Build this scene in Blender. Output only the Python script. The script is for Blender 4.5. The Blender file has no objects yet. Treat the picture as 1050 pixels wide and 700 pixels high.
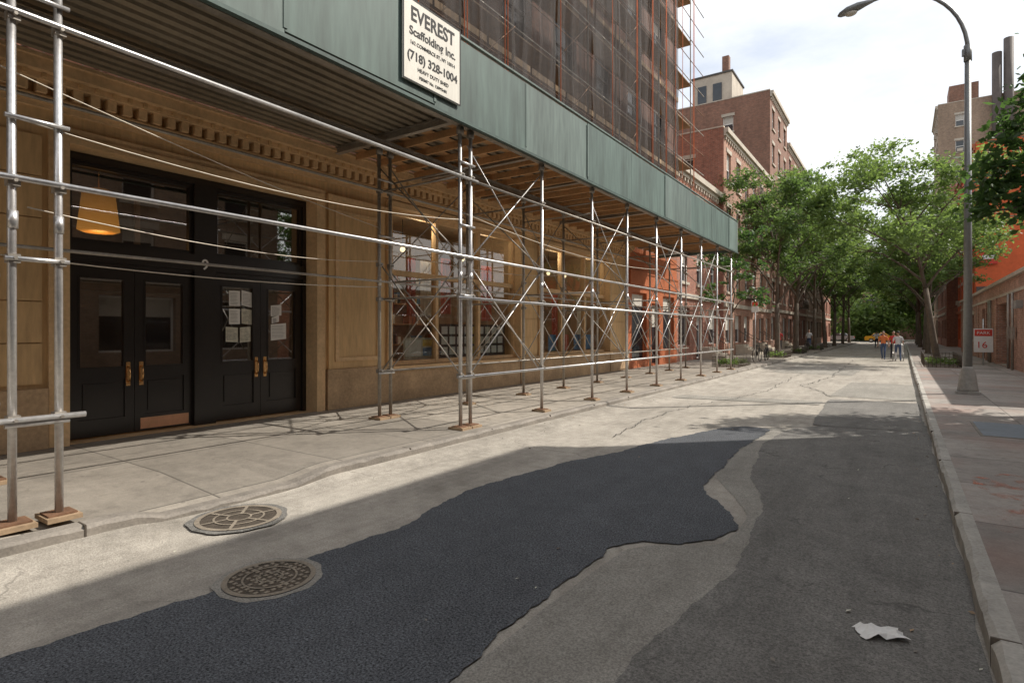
import bpy, math, random
import numpy as np
from mathutils import Vector, Matrix
random.seed(7)
R=random.Random(11)
scene=bpy.context.scene
COL=scene.collection

# ------------------------------------------------------------------ materials
def nt_new(name):
    m=bpy.data.materials.new(name); m.use_nodes=True
    nt=m.node_tree; b=nt.nodes["Principled BSDF"]
    return m,nt,b
def N(nt,t,**k):
    n=nt.nodes.new(t)
    for a,v in k.items(): setattr(n,a,v)
    return n
def objco(nt):
    return N(nt,"ShaderNodeTexCoord").outputs["Object"]
def noise(nt,vec,scale,detail=4,rough=.6):
    n=N(nt,"ShaderNodeTexNoise"); n.inputs["Scale"].default_value=scale
    n.inputs["Detail"].default_value=detail; n.inputs["Roughness"].default_value=rough
    nt.links.new(vec,n.inputs["Vector"]); return n.outputs["Fac"]
def maprange(nt,src,a,b,c,d):
    n=N(nt,"ShaderNodeMapRange"); 
    for i,v in enumerate((a,b,c,d)): n.inputs[i+1].default_value=v
    nt.links.new(src,n.inputs[0]); return n.outputs[0]
def math2(nt,op,a,b):
    n=N(nt,"ShaderNodeMath",operation=op)
    for i,v in enumerate((a,b)):
        if isinstance(v,(int,float)): n.inputs[i].default_value=v
        else: nt.links.new(v,n.inputs[i])
    return n.outputs[0]
def mixc(nt,fac,a,b,blend='MIX'):
    n=N(nt,"ShaderNodeMix",data_type='RGBA',blend_type=blend)
    for s,v in ((0,fac),(6,a),(7,b)):
        if isinstance(v,(int,float)): n.inputs[s].default_value=v
        elif isinstance(v,tuple): n.inputs[s].default_value=(v[0],v[1],v[2],1)
        else: nt.links.new(v,n.inputs[s])
    return n.outputs[2]
def grey(nt,f):
    cc=N(nt,"ShaderNodeCombineColor")
    for i in range(3): nt.links.new(f,cc.inputs[i])
    return cc.outputs[0]
def bump(nt,b,h,strength,dist=.01):
    n=N(nt,"ShaderNodeBump"); n.inputs["Strength"].default_value=strength
    n.inputs["Distance"].default_value=dist
    nt.links.new(h,n.inputs["Height"]); nt.links.new(n.outputs[0],b.inputs["Normal"])
def sc(c,k): return tuple(min(1,v*k) for v in c)

def mk(name,col,rough=.7,metal=0,var=.25,s1=1.2,s2=14,bmp=.15,spec=.4,streak=False):
    m,nt,b=nt_new(name); v=objco(nt)
    if streak:
        mp=N(nt,"ShaderNodeMapping"); mp.inputs["Scale"].default_value=(1,1,.15)
        nt.links.new(v,mp.inputs[0]); vv=mp.outputs[0]
    else: vv=v
    n1=noise(nt,vv,s1,3); n2=noise(nt,vv,s2,3)
    s=math2(nt,'ADD',math2(nt,'MULTIPLY',n1,.6),math2(nt,'MULTIPLY',n2,.4))
    f=maprange(nt,s,.3,.7,0,1)
    c=mixc(nt,f,sc(col,1-var),sc(col,1+var))
    nt.links.new(c,b.inputs["Base Color"])
    b.inputs["Roughness"].default_value=rough; b.inputs["Metallic"].default_value=metal
    b.inputs["Specular IOR Level"].default_value=spec
    if bmp: bump(nt,b,n2,bmp)
    return m

def brick(name,c1,c2,mort,bw=.22,bh=.075,var=.34):
    m,nt,b=nt_new(name); v=objco(nt)
    sx=N(nt,"ShaderNodeSeparateXYZ"); nt.links.new(v,sx.inputs[0])
    cx=N(nt,"ShaderNodeCombineXYZ")
    nt.links.new(math2(nt,'ADD',sx.outputs[0],sx.outputs[1]),cx.inputs[0]); nt.links.new(sx.outputs[2],cx.inputs[1])
    t=N(nt,"ShaderNodeTexBrick"); nt.links.new(cx.outputs[0],t.inputs["Vector"])
    t.inputs["Scale"].default_value=1; t.inputs["Brick Width"].default_value=bw; t.inputs["Row Height"].default_value=bh
    t.inputs["Mortar Size"].default_value=.010; t.inputs["Color1"].default_value=(*c1,1); t.inputs["Color2"].default_value=(*c2,1); t.inputs["Mortar"].default_value=(*mort,1)
    mp=N(nt,"ShaderNodeMapping"); mp.inputs["Scale"].default_value=(1,.25,1); nt.links.new(cx.outputs[0],mp.inputs[0])
    n=noise(nt,mp.outputs[0],.9,5,.7); n2=noise(nt,cx.outputs[0],4.5,5,.75)
    f=maprange(nt,math2(nt,'ADD',math2(nt,'MULTIPLY',n,.5),math2(nt,'MULTIPLY',n2,.5)),.35,.65,1-var,1+var)
    c=mixc(nt,1.0,t.outputs["Color"],grey(nt,f),'MULTIPLY')
    nt.links.new(c,b.inputs["Base Color"]); b.inputs["Roughness"].default_value=.85
    bump(nt,b,t.outputs["Fac"],-.25)
    return m

def asphalt(name,col,var=.25,speck=.35,crack=.5,rough=.85,tint=None,stain=.3,cs=.42,blot=.0):
    m,nt,b=nt_new(name); v=objco(nt)
    big=noise(nt,v,.45,6,.75); mid=noise(nt,v,3.5,6,.8); fine=noise(nt,v,75,2,.8)
    f=maprange(nt,math2(nt,'ADD',math2(nt,'MULTIPLY',big,.5),math2(nt,'MULTIPLY',mid,.5)),.36,.64,0,1)
    c=mixc(nt,f,sc(col,1-var),sc(tint or col,1+var))
    sp=maprange(nt,fine,.32,.7,1-speck,1+speck*1.5)
    c=mixc(nt,1.0,c,grey(nt,sp),'MULTIPLY')
    mp=N(nt,"ShaderNodeMapping"); mp.inputs["Scale"].default_value=(1.6,.2,1); nt.links.new(v,mp.inputs[0])
    st=maprange(nt,noise(nt,mp.outputs[0],1.5,6,.75),.46,.70,0,stain)
    c=mixc(nt,st,c,sc(col,.4))
    if blot:
        c=mixc(nt,maprange(nt,noise(nt,v,1.3,6,.8),.54,.60,0,blot),c,sc(col,.5))
    if crack:
        dn=N(nt,"ShaderNodeTexNoise"); dn.inputs["Scale"].default_value=1.8; dn.inputs["Detail"].default_value=5; nt.links.new(v,dn.inputs[0])
        va=N(nt,"ShaderNodeVectorMath",operation='MULTIPLY_ADD'); nt.links.new(dn.outputs["Color"],va.inputs[0]); va.inputs[1].default_value=(1.0,1.0,0); nt.links.new(v,va.inputs[2])
        vo=N(nt,"ShaderNodeTexVoronoi",feature='DISTANCE_TO_EDGE'); vo.inputs["Scale"].default_value=cs; nt.links.new(va.outputs[0],vo.inputs["Vector"])
        cr=maprange(nt,vo.outputs["Distance"],.0,.006,crack,0)
        cr=math2(nt,'MULTIPLY',cr,maprange(nt,big,.48,.56,0,1))
        c=mixc(nt,cr,c,sc(col,.3))
    nt.links.new(c,b.inputs["Base Color"]); b.inputs["Roughness"].default_value=rough
    b.inputs["Specular IOR Level"].default_value=.25
    bump(nt,b,math2(nt,'ADD',fine,math2(nt,'MULTIPLY',mid,1.2)),.6,.008)
    return m

def pavement(name,col,w,h,joint=.5,var=.22,off=0.0,red=0):
    m,nt,b=nt_new(name); v=objco(nt)
    t=N(nt,"ShaderNodeTexBrick"); t.offset=off
    nt.links.new(v,t.inputs["Vector"])
    t.inputs["Scale"].default_value=1; t.inputs["Brick Width"].default_value=w; t.inputs["Row Height"].default_value=h
    t.inputs["Mortar Size"].default_value=.012; t.inputs["Mortar Smooth"].default_value=.3
    t.inputs["Color1"].default_value=(*sc(col,.74),1); t.inputs["Color2"].default_value=(*sc(col,1.15),1); t.inputs["Mortar"].default_value=(*sc(col,1-joint),1)
    big=noise(nt,v,.8,6,.75); mid=noise(nt,v,6,6,.8); fine=noise(nt,v,80,2,.8)
    f=maprange(nt,math2(nt,'ADD',math2(nt,'MULTIPLY',big,.40),math2(nt,'ADD',math2(nt,'MULTIPLY',mid,.36),math2(nt,'MULTIPLY',fine,.24))),.37,.63,1-var,1+var)
    c=mixc(nt,1.0,t.outputs["Color"],grey(nt,f),'MULTIPLY')
    c=mixc(nt,maprange(nt,noise(nt,v,2.1,6,.8),.52,.66,0,.5),c,sc(col,.45))
    if red: c=mixc(nt,maprange(nt,noise(nt,v,.55,3),.48,.66,0,red),c,(.36,.17,.12))
    vo=N(nt,"ShaderNodeTexVoronoi"); vo.inputs["Scale"].default_value=3.2; nt.links.new(v,vo.inputs["Vector"])
    c=mixc(nt,maprange(nt,vo.outputs["Distance"],.05,.08,.55,0),c,sc(col,.3))
    dn=N(nt,"ShaderNodeTexNoise"); dn.inputs["Scale"].default_value=1.2; dn.inputs["Detail"].default_value=5; nt.links.new(v,dn.inputs[0])
    va=N(nt,"ShaderNodeVectorMath",operation='MULTIPLY_ADD'); nt.links.new(dn.outputs["Color"],va.inputs[0]); va.inputs[1].default_value=(1.2,1.2,0); nt.links.new(v,va.inputs[2])
    v2=N(nt,"ShaderNodeTexVoronoi",feature='DISTANCE_TO_EDGE'); v2.inputs["Scale"].default_value=.26; nt.links.new(va.outputs[0],v2.inputs["Vector"])
    c=mixc(nt,math2(nt,'MULTIPLY',maprange(nt,v2.outputs["Distance"],0,.004,.45,0),maprange(nt,big,.48,.54,0,1)),c,sc(col,.35))
    nt.links.new(c,b.inputs["Base Color"]); b.inputs["Roughness"].default_value=.85
    bump(nt,b,math2(nt,'SUBTRACT',math2(nt,'MULTIPLY',fine,.4),t.outputs["Fac"]),.5,.006)
    return m

def glassmat(name,tint=(.75,.8,.78),refl=.10):
    m,nt,b=nt_new(name); nt.nodes.remove(b)
    out=[n for n in nt.nodes if n.type=='OUTPUT_MATERIAL'][0]
    tr=N(nt,"ShaderNodeBsdfTransparent"); tr.inputs[0].default_value=(*tint,1)
    gl=N(nt,"ShaderNodeBsdfGlossy"); gl.inputs["Roughness"].default_value=.02; gl.inputs[0].default_value=(.9,.9,.9,1)
    lw=N(nt,"ShaderNodeLayerWeight"); lw.inputs[0].default_value=.3
    mx=N(nt,"ShaderNodeMixShader")
    nt.links.new(maprange(nt,lw.outputs["Fresnel"],0,1,refl,1),mx.inputs[0])
    nt.links.new(tr.outputs[0],mx.inputs[1]); nt.links.new(gl.outputs[0],mx.inputs[2]); nt.links.new(mx.outputs[0],out.inputs[0])
    return m

def leafmat(name,dark,light,trans):
    m,nt,b=nt_new(name); v=objco(nt)
    out=[n for n in nt.nodes if n.type=='OUTPUT_MATERIAL'][0]
    at=N(nt,"ShaderNodeAttribute",attribute_name="lv")
    f=math2(nt,'ADD',math2(nt,'MULTIPLY',at.outputs["Fac"],.6),math2(nt,'MULTIPLY',noise(nt,v,.9,1),.5))
    c=mixc(nt,f,dark,light); nt.links.new(c,b.inputs["Base Color"])
    b.inputs["Roughness"].default_value=.5; b.inputs["Specular IOR Level"].default_value=.4
    tl=N(nt,"ShaderNodeBsdfTranslucent"); nt.links.new(mixc(nt,f,sc(trans,.7),trans),tl.inputs[0])
    mx=N(nt,"ShaderNodeMixShader"); mx.inputs[0].default_value=.45
    nt.links.new(b.outputs[0],mx.inputs[1]); nt.links.new(tl.outputs[0],mx.inputs[2]); nt.links.new(mx.outputs[0],out.inputs[0])
    return m

def alphamat(name,col,scale,sc1,lo,hi,flo,fhi,rough=.8,detail=4):
    m,nt,b=nt_new(name); v=objco(nt)
    out=[n for n in nt.nodes if n.type=='OUTPUT_MATERIAL'][0]
    b.inputs["Base Color"].default_value=(*col,1); b.inputs["Roughness"].default_value=rough
    tr=N(nt,"ShaderNodeBsdfTransparent")
    mp=N(nt,"ShaderNodeMapping"); mp.inputs["Scale"].default_value=scale; nt.links.new(v,mp.inputs[0])
    f=maprange(nt,noise(nt,mp.outputs[0],sc1,detail),lo,hi,flo,fhi)
    mx=N(nt,"ShaderNodeMixShader"); nt.links.new(f,mx.inputs[0])
    nt.links.new(tr.outputs[0],mx.inputs[1]); nt.links.new(b.outputs[0],mx.inputs[2]); nt.links.new(mx.outputs[0],out.inputs[0])
    return m

M={}
M['road']=asphalt("worn_road",(.335,.305,.26),.26,.24,.5,tint=(.375,.345,.30),stain=.45,cs=.34,blot=.22)
M['road_mid']=asphalt("old_asphalt",(.17,.163,.15),.24,.42,.6,stain=.45,cs=.36,blot=.2)
M['road_new']=asphalt("fresh_asphalt",(.080,.085,.093),.2,.85,.0,rough=.85,stain=.2)
M['road_strip']=asphalt("asphalt_strip",(.27,.255,.225),.2,.32,.3,stain=.3,cs=.3,blot=.12)
M['tar']=mk("tar_seal",(.07,.068,.064),.8,0,var=.3,s1=4,s2=40)
M['ground']=mk("ground_dirt",(.2,.19,.17),.9)
M['walkL']=pavement("sidewalk_left",(.30,.268,.225),1.9,1.5,.6,.34)
M['walkR']=pavement("sidewalk_right",(.32,.29,.26),1.64,1.5,.55,.34,red=.35)
M['kerb']=mk("granite_kerb",(.24,.215,.185),.8,var=.4,s1=2,s2=40,bmp=.3)
M['kerbR']=mk("kerb_concrete",(.40,.38,.34),.8,var=.4,s1=3,s2=40,bmp=.3)
M['iron']=mk("cast_iron",(.12,.10,.08),.6,.4,var=.4,s1=8,s2=60,bmp=.4)
M['ironlight']=mk("manhole_frame",(.27,.23,.18),.8,.1,var=.35,s1=8,s2=60,bmp=.4)
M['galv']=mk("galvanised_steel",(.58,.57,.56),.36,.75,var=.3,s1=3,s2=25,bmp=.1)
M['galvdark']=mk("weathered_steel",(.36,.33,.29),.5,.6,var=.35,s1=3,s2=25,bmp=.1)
M['rust']=mk("rusty_steel",(.20,.11,.065),.8,.2,var=.4,s1=5,s2=30)
M['green']=mk("green_plywood",(.082,.125,.110),.6,0,var=.5,s1=1.5,s2=9,bmp=.15,streak=True)
M['green2']=mk("green_plywood_faded",(.115,.158,.142),.6,0,var=.45,s1=1.2,s2=11,bmp=.15,streak=True)
M['greentrim']=mk("green_trim",(.055,.09,.08),.6,var=.4)
M['deck']=mk("metal_deck",(.29,.25,.19),.55,.3,var=.3,s1=.8,s2=9)
M['wood']=mk("shed_timber",(.50,.29,.14),.75,0,var=.35,s1=1.5,s2=18)
M['woodp']=mk("plank_base",(.34,.24,.15),.8,0,var=.35,s1=4,s2=30)
M['stone']=mk("sandstone",(.58,.39,.20),.8,0,var=.34,s1=.9,s2=16,bmp=.2,streak=True)
M['stone2']=mk("sandstone_trim",(.64,.44,.245),.75,0,var=.28,s1=1.2,s2=16,bmp=.15)
M['stoned']=mk("sandstone_base",(.43,.30,.18),.8,0,var=.4,s1=1.5,s2=20,bmp=.2)
M['black']=mk("black_paint",(.018,.014,.012),.28,0,var=.3,s1=3,s2=20,bmp=.05,spec=.6)
M['brass']=mk("brass",(.75,.45,.2),.25,1,var=.2,s1=3,s2=20,bmp=.03)
M['copperplate']=mk("kick_plate",(.75,.42,.26),.45,.6,var=.15,s1=3,s2=20,bmp=.03)
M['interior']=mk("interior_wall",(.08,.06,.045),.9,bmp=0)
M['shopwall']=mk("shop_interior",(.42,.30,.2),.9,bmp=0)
M['paper']=mk("paper",(.82,.81,.78),.8,0,var=.05,s1=3,s2=40,bmp=.1)
M['papery']=mk("paper_print",(.62,.60,.50),.8,0,var=.35,s1=14,s2=60,bmp=0)
M['redcloth']=mk("red_curtain",(.60,.13,.07),.9,0,var=.3)
M['whitecloth']=mk("cream_curtain",(.76,.68,.56),.9,0,var=.2)
M['bluep']=mk("blue_poster",(.12,.28,.5),.8,0,var=.5,s1=6,s2=20,bmp=0)
M['yellp']=mk("yellow_poster",(.7,.5,.1),.8,0,var=.4,s1=6,s2=20,bmp=0)
M['glass']=glassmat("window_glass")
M['glassd']=glassmat("door_glass",(.6,.62,.6),.26)
M['dglass']=mk("dark_glass",(.03,.035,.04),.06,0,var=.4,s1=.4,s2=2,bmp=0,spec=.8)
M['blind']=mk("window_blind",(.55,.52,.46),.8,0,var=.2,bmp=0)
M['brickA']=brick("brown_brick",(.30,.12,.07),(.20,.08,.05),(.20,.15,.12))
M['brickB']=brick("red_brick",(.40,.14,.085),(.27,.09,.055),(.30,.23,.18))
M['brickP']=brick("red_brown_brick",(.42,.19,.12),(.30,.13,.085),(.36,.29,.23))
M['brickG']=brick("garage_brick",(.50,.26,.18),(.34,.16,.11),(.42,.36,.3),.24,.085,.42)
M['brickT']=brick("tan_brick",(.36,.24,.16),(.27,.18,.12),(.30,.25,.2))
M['brickC']=brick("brown_grey_brick",(.30,.135,.085),(.20,.09,.06),(.22,.17,.13))
M['orangew']=mk("orange_stucco",(.62,.12,.04),.8,0,var=.25,s1=.3,s2=4)
M['orangef']=mk("orange_shopfront",(.42,.13,.055),.6,0,var=.3)
M['lint']=mk("limestone",(.50,.44,.36),.8,0,var=.25)
M['white']=mk("white_paint",(.75,.73,.69),.6,0,var=.1)
M['signw']=mk("sign_board",(.74,.71,.63),.6,0,var=.16,s1=2,s2=20,streak=True)
M['roof']=mk("roof_tar",(.09,.085,.08),.9)
M['net']=alphamat("debris_netting",(.020,.013,.010),(1,3.5,.25),1.2,.3,.7,.35,.84)
M['sprayfade']=alphamat("spray_paint_faded",(.62,.22,.13),(1,1,1),5,.5,.66,0,.6,detail=7)
M['rope']=mk("orange_rope",(.70,.20,.09),.8,bmp=0)
M['cable']=mk("cable",(.6,.54,.45),.6,.3,bmp=0)
M['lamp']=mk("lamp_post_paint",(.24,.245,.24),.5,.4,var=.2)
M['lampbase']=mk("lamp_base_paint",(.34,.33,.31),.6,.2,var=.3)
M['bark']=mk("bark",(.13,.10,.075),.9,0,var=.4,s1=4,s2=30,bmp=.6)
M['leaf']=leafmat("leaves",(.05,.09,.028),(.14,.21,.065),(.30,.44,.10))
M['leafm']=leafmat("leaves_mid",(.035,.07,.024),(.10,.16,.05),(.21,.34,.08))
M['leaf2']=leafmat("leaves_deep",(.025,.055,.02),(.07,.13,.04),(.13,.25,.055))
M['ink']=mk("black_ink",(.02,.02,.02),.7,bmp=0)
M['redink']=mk("red_sign",(.6,.05,.03),.6,bmp=0)
M['steelplate']=mk("blue_grey_plate",(.16,.19,.22),.6,.3,var=.3)
M['yellow']=mk("taxi_yellow",(.80,.42,.02),.3,0,var=.04,bmp=0)
M['rubber']=mk("rubber",(.02,.02,.02),.8)
M['skin']=mk("skin",(.45,.27,.19),.6,var=.05,bmp=0)
M['hair']=mk("hair",(.03,.02,.015),.7,bmp=0)
M['flue']=mk("flue_brown",(.10,.08,.07),.7)
M['carpaint']=mk("car_paint_dark",(.04,.045,.06),.25,.3,var=.05,bmp=0)
M['carpaint2']=mk("car_paint_silver",(.4,.41,.42),.3,.5,var=.05,bmp=0)
def emi(name,c,s):
    m,nt,b=nt_new(name); b.inputs["Base Color"].default_value=(*c,1)
    b.inputs["Emission Color"].default_value=(*c,1); b.inputs["Emission Strength"].default_value=s; return m
def glow(name):
    m,nt,b=nt_new(name); v=objco(nt); sx=N(nt,"ShaderNodeSeparateXYZ"); nt.links.new(v,sx.inputs[0])
    f=maprange(nt,sx.outputs[2],-.35,.35,.55,.10)
    b.inputs["Base Color"].default_value=(.4,.2,.05,1); b.inputs["Emission Color"].default_value=(1,.40,.06,1)
    nt.links.new(f,b.inputs["Emission Strength"]); return m
M['glow']=glow("lamp_shade_glow"); M['bulb']=emi("shop_lamp_globe",(1,.75,.42),2.0)

# ------------------------------------------------------------------ mesh builder
class MB:
    def __init__(s): s.v=[];s.f=[];s.m=[];s.ml=[];s.sm=[]
    def mi(s,m):
        if isinstance(m,str): m=M[m]
        if m not in s.ml: s.ml.append(m)
        return s.ml.index(m)
    def face(s,pts,m,sm=False):
        k=len(s.v); s.v+= [tuple(p) for p in pts]; s.f.append(tuple(range(k,k+len(pts)))); s.m.append(s.mi(m)); s.sm.append(sm)
    def box(s,x0,x1,y0,y1,z0,z1,m,bev=0):
        if x0>x1:x0,x1=x1,x0
        if y0>y1:y0,y1=y1,y0
        if z0>z1:z0,z1=z1,z0
        k=len(s.v)
        s.v+=[(x0,y0,z0),(x1,y0,z0),(x1,y1,z0),(x0,y1,z0),(x0,y0,z1),(x1,y0,z1),(x1,y1,z1),(x0,y1,z1)]
        for f in ((0,3,2,1),(4,5,6,7),(0,1,5,4),(1,2,6,5),(2,3,7,6),(3,0,4,7)):
            s.f.append(tuple(k+i for i in f)); s.m.append(s.mi(m)); s.sm.append(False)
    def path(s,pts,rs,m,n=8,caps=True,flat=None):
        pts=[Vector(p) for p in pts]
        if not isinstance(rs,(list,tuple)): rs=[rs]*len(pts)
        k=len(s.v); mi=s.mi(m)
        d0=(pts[1]-pts[0]).normalized()
        up=Vector((0,0,1)) if abs(d0.z)<.9 else Vector((1,0,0))
        a=d0.cross(up).normalized()
        for i,p in enumerate(pts):
            if i==0:d=pts[1]-pts[0]
            elif i==len(pts)-1:d=pts[-1]-pts[-2]
            else:d=(pts[i+1]-pts[i]).normalized()+(pts[i]-pts[i-1]).normalized()
            d.normalize(); a=(a-d*a.dot(d)).normalized(); b=d.cross(a)
            r=rs[i]; ra,rb=(r if isinstance(r,tuple) else (r,r))
            for j in range(n):
                t=2*math.pi*j/n; s.v.append(tuple(p+a*math.cos(t)*ra+b*math.sin(t)*rb))
        for i in range(len(pts)-1):
            for j in range(n):
                j2=(j+1)%n
                s.f.append((k+i*n+j,k+i*n+j2,k+(i+1)*n+j2,k+(i+1)*n+j)); s.m.append(mi); s.sm.append(True)
        if caps:
            s.f.append(tuple(k+j for j in range(n))[::-1]); s.m.append(mi); s.sm.append(False)
            e=k+(len(pts)-1)*n
            s.f.append(tuple(e+j for j in range(n))); s.m.append(mi); s.sm.append(False)
    def tube(s,a,b,r,m,n=8): s.path([a,b],r,m,n)
    def ell(s,c,r,m,nu=12,nv=8,z0=-1,z1=1):
        k=len(s.v); mi=s.mi(m)
        for i in range(nv+1):
            ph=math.asin(max(-1,min(1,z0+(z1-z0)*(.5-.5*math.cos(math.pi*i/nv)))))
            for j in range(nu):
                t=2*math.pi*j/nu
                s.v.append((c[0]+r[0]*math.cos(ph)*math.cos(t),c[1]+r[1]*math.cos(ph)*math.sin(t),c[2]+r[2]*math.sin(ph)))
        for i in range(nv):
            for j in range(nu):
                j2=(j+1)%nu
                s.f.append((k+i*nu+j,k+i*nu+j2,k+(i+1)*nu+j2,k+(i+1)*nu+j)); s.m.append(mi); s.sm.append(True)
    def mesh(s,name):
        me=bpy.data.meshes.new(name); me.from_pydata(s.v,[],s.f)
        for m in s.ml: me.materials.append(m)
        me.polygons.foreach_set("material_index",s.m); me.polygons.foreach_set("use_smooth",s.sm)
        me.update(); return me
    def obj(s,name,parent=None,loc=(0,0,0),rotz=0):
        o=bpy.data.objects.new(name,s.mesh(name)); COL.objects.link(o); o.location=loc; o.rotation_euler=(0,0,rotz)
        if parent: o.parent=parent
        return o
def empty(name,loc=(0,0,0)):
    e=bpy.data.objects.new(name,None); COL.objects.link(e); e.location=loc; e.empty_display_size=.3; return e
def text(name,body,size,loc,mat,parent=None,rot=(math.pi/2,0,math.pi/2),align='CENTER',xs=1,off=0):
    c=bpy.data.curves.new(name,'FONT'); c.body=body; c.size=size; c.align_x=align; c.extrude=.001; c.offset=off
    c.materials.append(M[mat]); o=bpy.data.objects.new(name,c); COL.objects.link(o); o.location=loc; o.rotation_euler=rot; o.scale=(xs,1,1)
    if parent:o.parent=parent
    return o

# ------------------------------------------------------------------ ground, road, walks
SW=.15; KL=-5.4; KR=.37; FX=-9.43; RX=3.8
b=MB(); b.face([(-400,-200,-.03),(400,-200,-.03),(400,600,-.03),(-400,600,-.03)],'ground'); b.obj("ground")
b=MB(); b.face([(KL-.1,-20,0),(KR+.1,-20,0),(KR+.1,104,0),(KL-.1,104,0)],'road'); b.face([(-80,104,0),(80,104,0),(80,116,0),(-80,116,0)],'road_mid')
road=b.obj("road")
def fr(t,seed):
    return sum(math.sin(t*f+seed*k)*a for f,a,k in ((3.1,.5,1.3),(7.7,.3,2.1),(16.3,.22,3.7),(37,.16,.9),(71,.1,5.1)))
def smooth(pts,step,amp,seed,curv):
    out=[]; n=len(pts); s=0
    for i in range(n):
        p0,p1,p2,p3=[Vector(pts[(i+k-1)%n]) for k in range(4)]
        L=(p2-p1).length; k=max(1,min(80,int(L/step)))
        d=(p2-p1).normalized(); nr=Vector((-d.y,d.x))
        for j in range(k):
            t=j/k
            if L>6 or curv==0: q=p1.lerp(p2,t)
            else:
                m1=(p2-p0)*.5*curv; m2=(p3-p1)*.5*curv
                if m1.length>L: m1=m1.normalized()*L
                if m2.length>L: m2=m2.normalized()*L
                q=p1*(2*t**3-3*t*t+1)+m1*(t**3-2*t*t+t)+p2*(-2*t**3+3*t*t)+m2*(t**3-t*t)
            q=q+nr*fr(s+L*t,seed)*amp; out.append((q.x,q.y))
        s+=L
    return out
def sheet(name,pts,z,mat,amp=.03,step=.05,seed=1,curv=.6):
    b=MB(); b.face([(x,y,z) for x,y in smooth(pts,step,amp,seed,curv)],mat)
    if b.mesh("t").polygons[0].normal.z<0: b.f=[f[::-1] for f in b.f]
    return b.obj(name,road)
sheet("asphalt_strip",[(-1.9,-18),(-.9,-18),(-.8,2),(-.8,5.6),(-1.2,7.5),(-1.35,10.6),(-1.9,10.9),(-2.1,10.0),(-1.9,7.2),(-1.2,5.6),(-1.2,4.7),(-1.8,4.1)],.004,'road_strip',.015,seed=4)
sheet("old_asphalt_lane",[(-1.2,-18),(KR,-18),(KR,12.6),(-.6,12.4),(-1.6,10.9),(-1.72,9.2),(-1.5,7.3),(-1.12,5.9),(-1.0,4.4),(-1.12,3.0),(-1.2,2)],.008,'road_mid',.03,seed=3)
sheet("fresh_asphalt_patch",[(-3.75,-18),(-1.82,-18),(-1.82,2.1),(-1.86,3.0),(-1.9,4.05),(-1.74,4.36),(-1.45,4.5),(-1.25,4.75),(-1.19,5.15),(-1.35,5.55),(-1.65,6.0),(-1.80,6.5),(-1.88,7.6),(-1.92,9.4),(-1.86,10.6),(-2.3,10.75),(-2.65,10.2),(-3.0,9.0),(-3.35,7.3),(-3.55,6.6),(-3.8,5.2),(-3.76,4.4),(-3.6,3.5),(-3.66,2.7),(-3.72,1.9),(-3.85,1.0)],.012,'road_new',.04,.03,5)
sheet("road_patch",[(-1.35,11.6),(.3,11.9),(.3,16.4),(-1.5,16.2)],.014,'road_mid',.025,seed=6,curv=.08)
sheet("road_patch_far",[(-4.6,26),(-1.6,25.5),(-1.4,33),(-4.4,34)],.006,'road_strip',.03,seed=8,curv=.08)
sheet("road_patch_mid",[(-1.6,17.2),(.28,17.0),(.28,22),(-1.4,22.3)],.006,'road_strip',.02,seed=19,curv=.05)
sheet("utility_cut",[(KL+.3,14.4),(-1.6,14.9),(-1.6,15.7),(KL+.3,15.2)],.010,'road_strip',.02,seed=20,curv=.05)
b=MB(); r=random.Random(55)
def tar(pts,w,seed):
    p=[]; 
    for i in range(len(pts)-1):
        a=Vector(pts[i]);c=Vector(pts[i+1]);n=int((c-a).length/.08)
        for j in range(n): p.append(a.lerp(c,j/n))
    for i,q in enumerate(p): p[i]=q+Vector((fr(i*.05,seed)*.10,fr(i*.05,seed+4)*.10))
    for i in range(len(p)-1):
        d=(p[i+1]-p[i]).normalized(); nn=Vector((-d.y,d.x)); w0=w*(.6+.5*abs(math.sin(i*.37+seed))); w1=w*(.6+.5*abs(math.sin((i+1)*.37+seed)))
        b.face([(*(p[i]-nn*w0),.0155),(*(p[i]+nn*w0),.0155),(*(p[i+1]+nn*w1),.0155),(*(p[i+1]-nn*w1),.0155)],'tar')
tar([(-3.9,8.5),(-4.1,12),(-3.2,17),(-3.4,26)],.008,1); tar([(-1.5,17),(-2.6,20),(-2.2,24),(-2.4,40)],.012,4)
b.obj("tar_crack_seal",road)

def dip(y):
    if 2.45<y<3.75: return 1
    if 2.15<=y<=2.45: return (y-2.15)/.3
    if 3.75<=y<=4.2: return 1-(y-3.75)/.45
    return 0
def kerb(name,x_road,dirn,mat,y0,y1,dipf,w=.16):
    b=MB(); y=y0; r=random.Random(5)
    st=[]
    while y<y1:
        st.append(y); y+= .12 if y<12 else .9
    st.append(y1)
    prev=None; jit=0
    for i,yy in enumerate(st):
        if i%9==0: jit=r.uniform(-.008,.008)
        zt=SW-.085*dipf(yy)+jit*.5+r.uniform(-.004,.003); xo=x_road+jit+r.uniform(-.004,.004); ch=r.uniform(.02,.04)
        prof=[(xo,yy,-.02),(xo,yy,zt-ch),(xo+dirn*ch,yy,zt),(x_road+dirn*w,yy,SW-.085*dipf(yy))]
        if prev:
            for j in range(3):
                q=[prev[j],prev[j+1],prof[j+1],prof[j]]
                if dirn<0:q=q[::-1]
                b.face(q,mat)
        prev=prof
    return b.obj(name)
kerb("kerb",KL,-1,'kerb',-20,103,dip,.15); kerb("kerb",KR,1,'kerbR',-20,103,lambda y:0,.12)
b=MB(); r=random.Random(8); y=-20; pr=None
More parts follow.
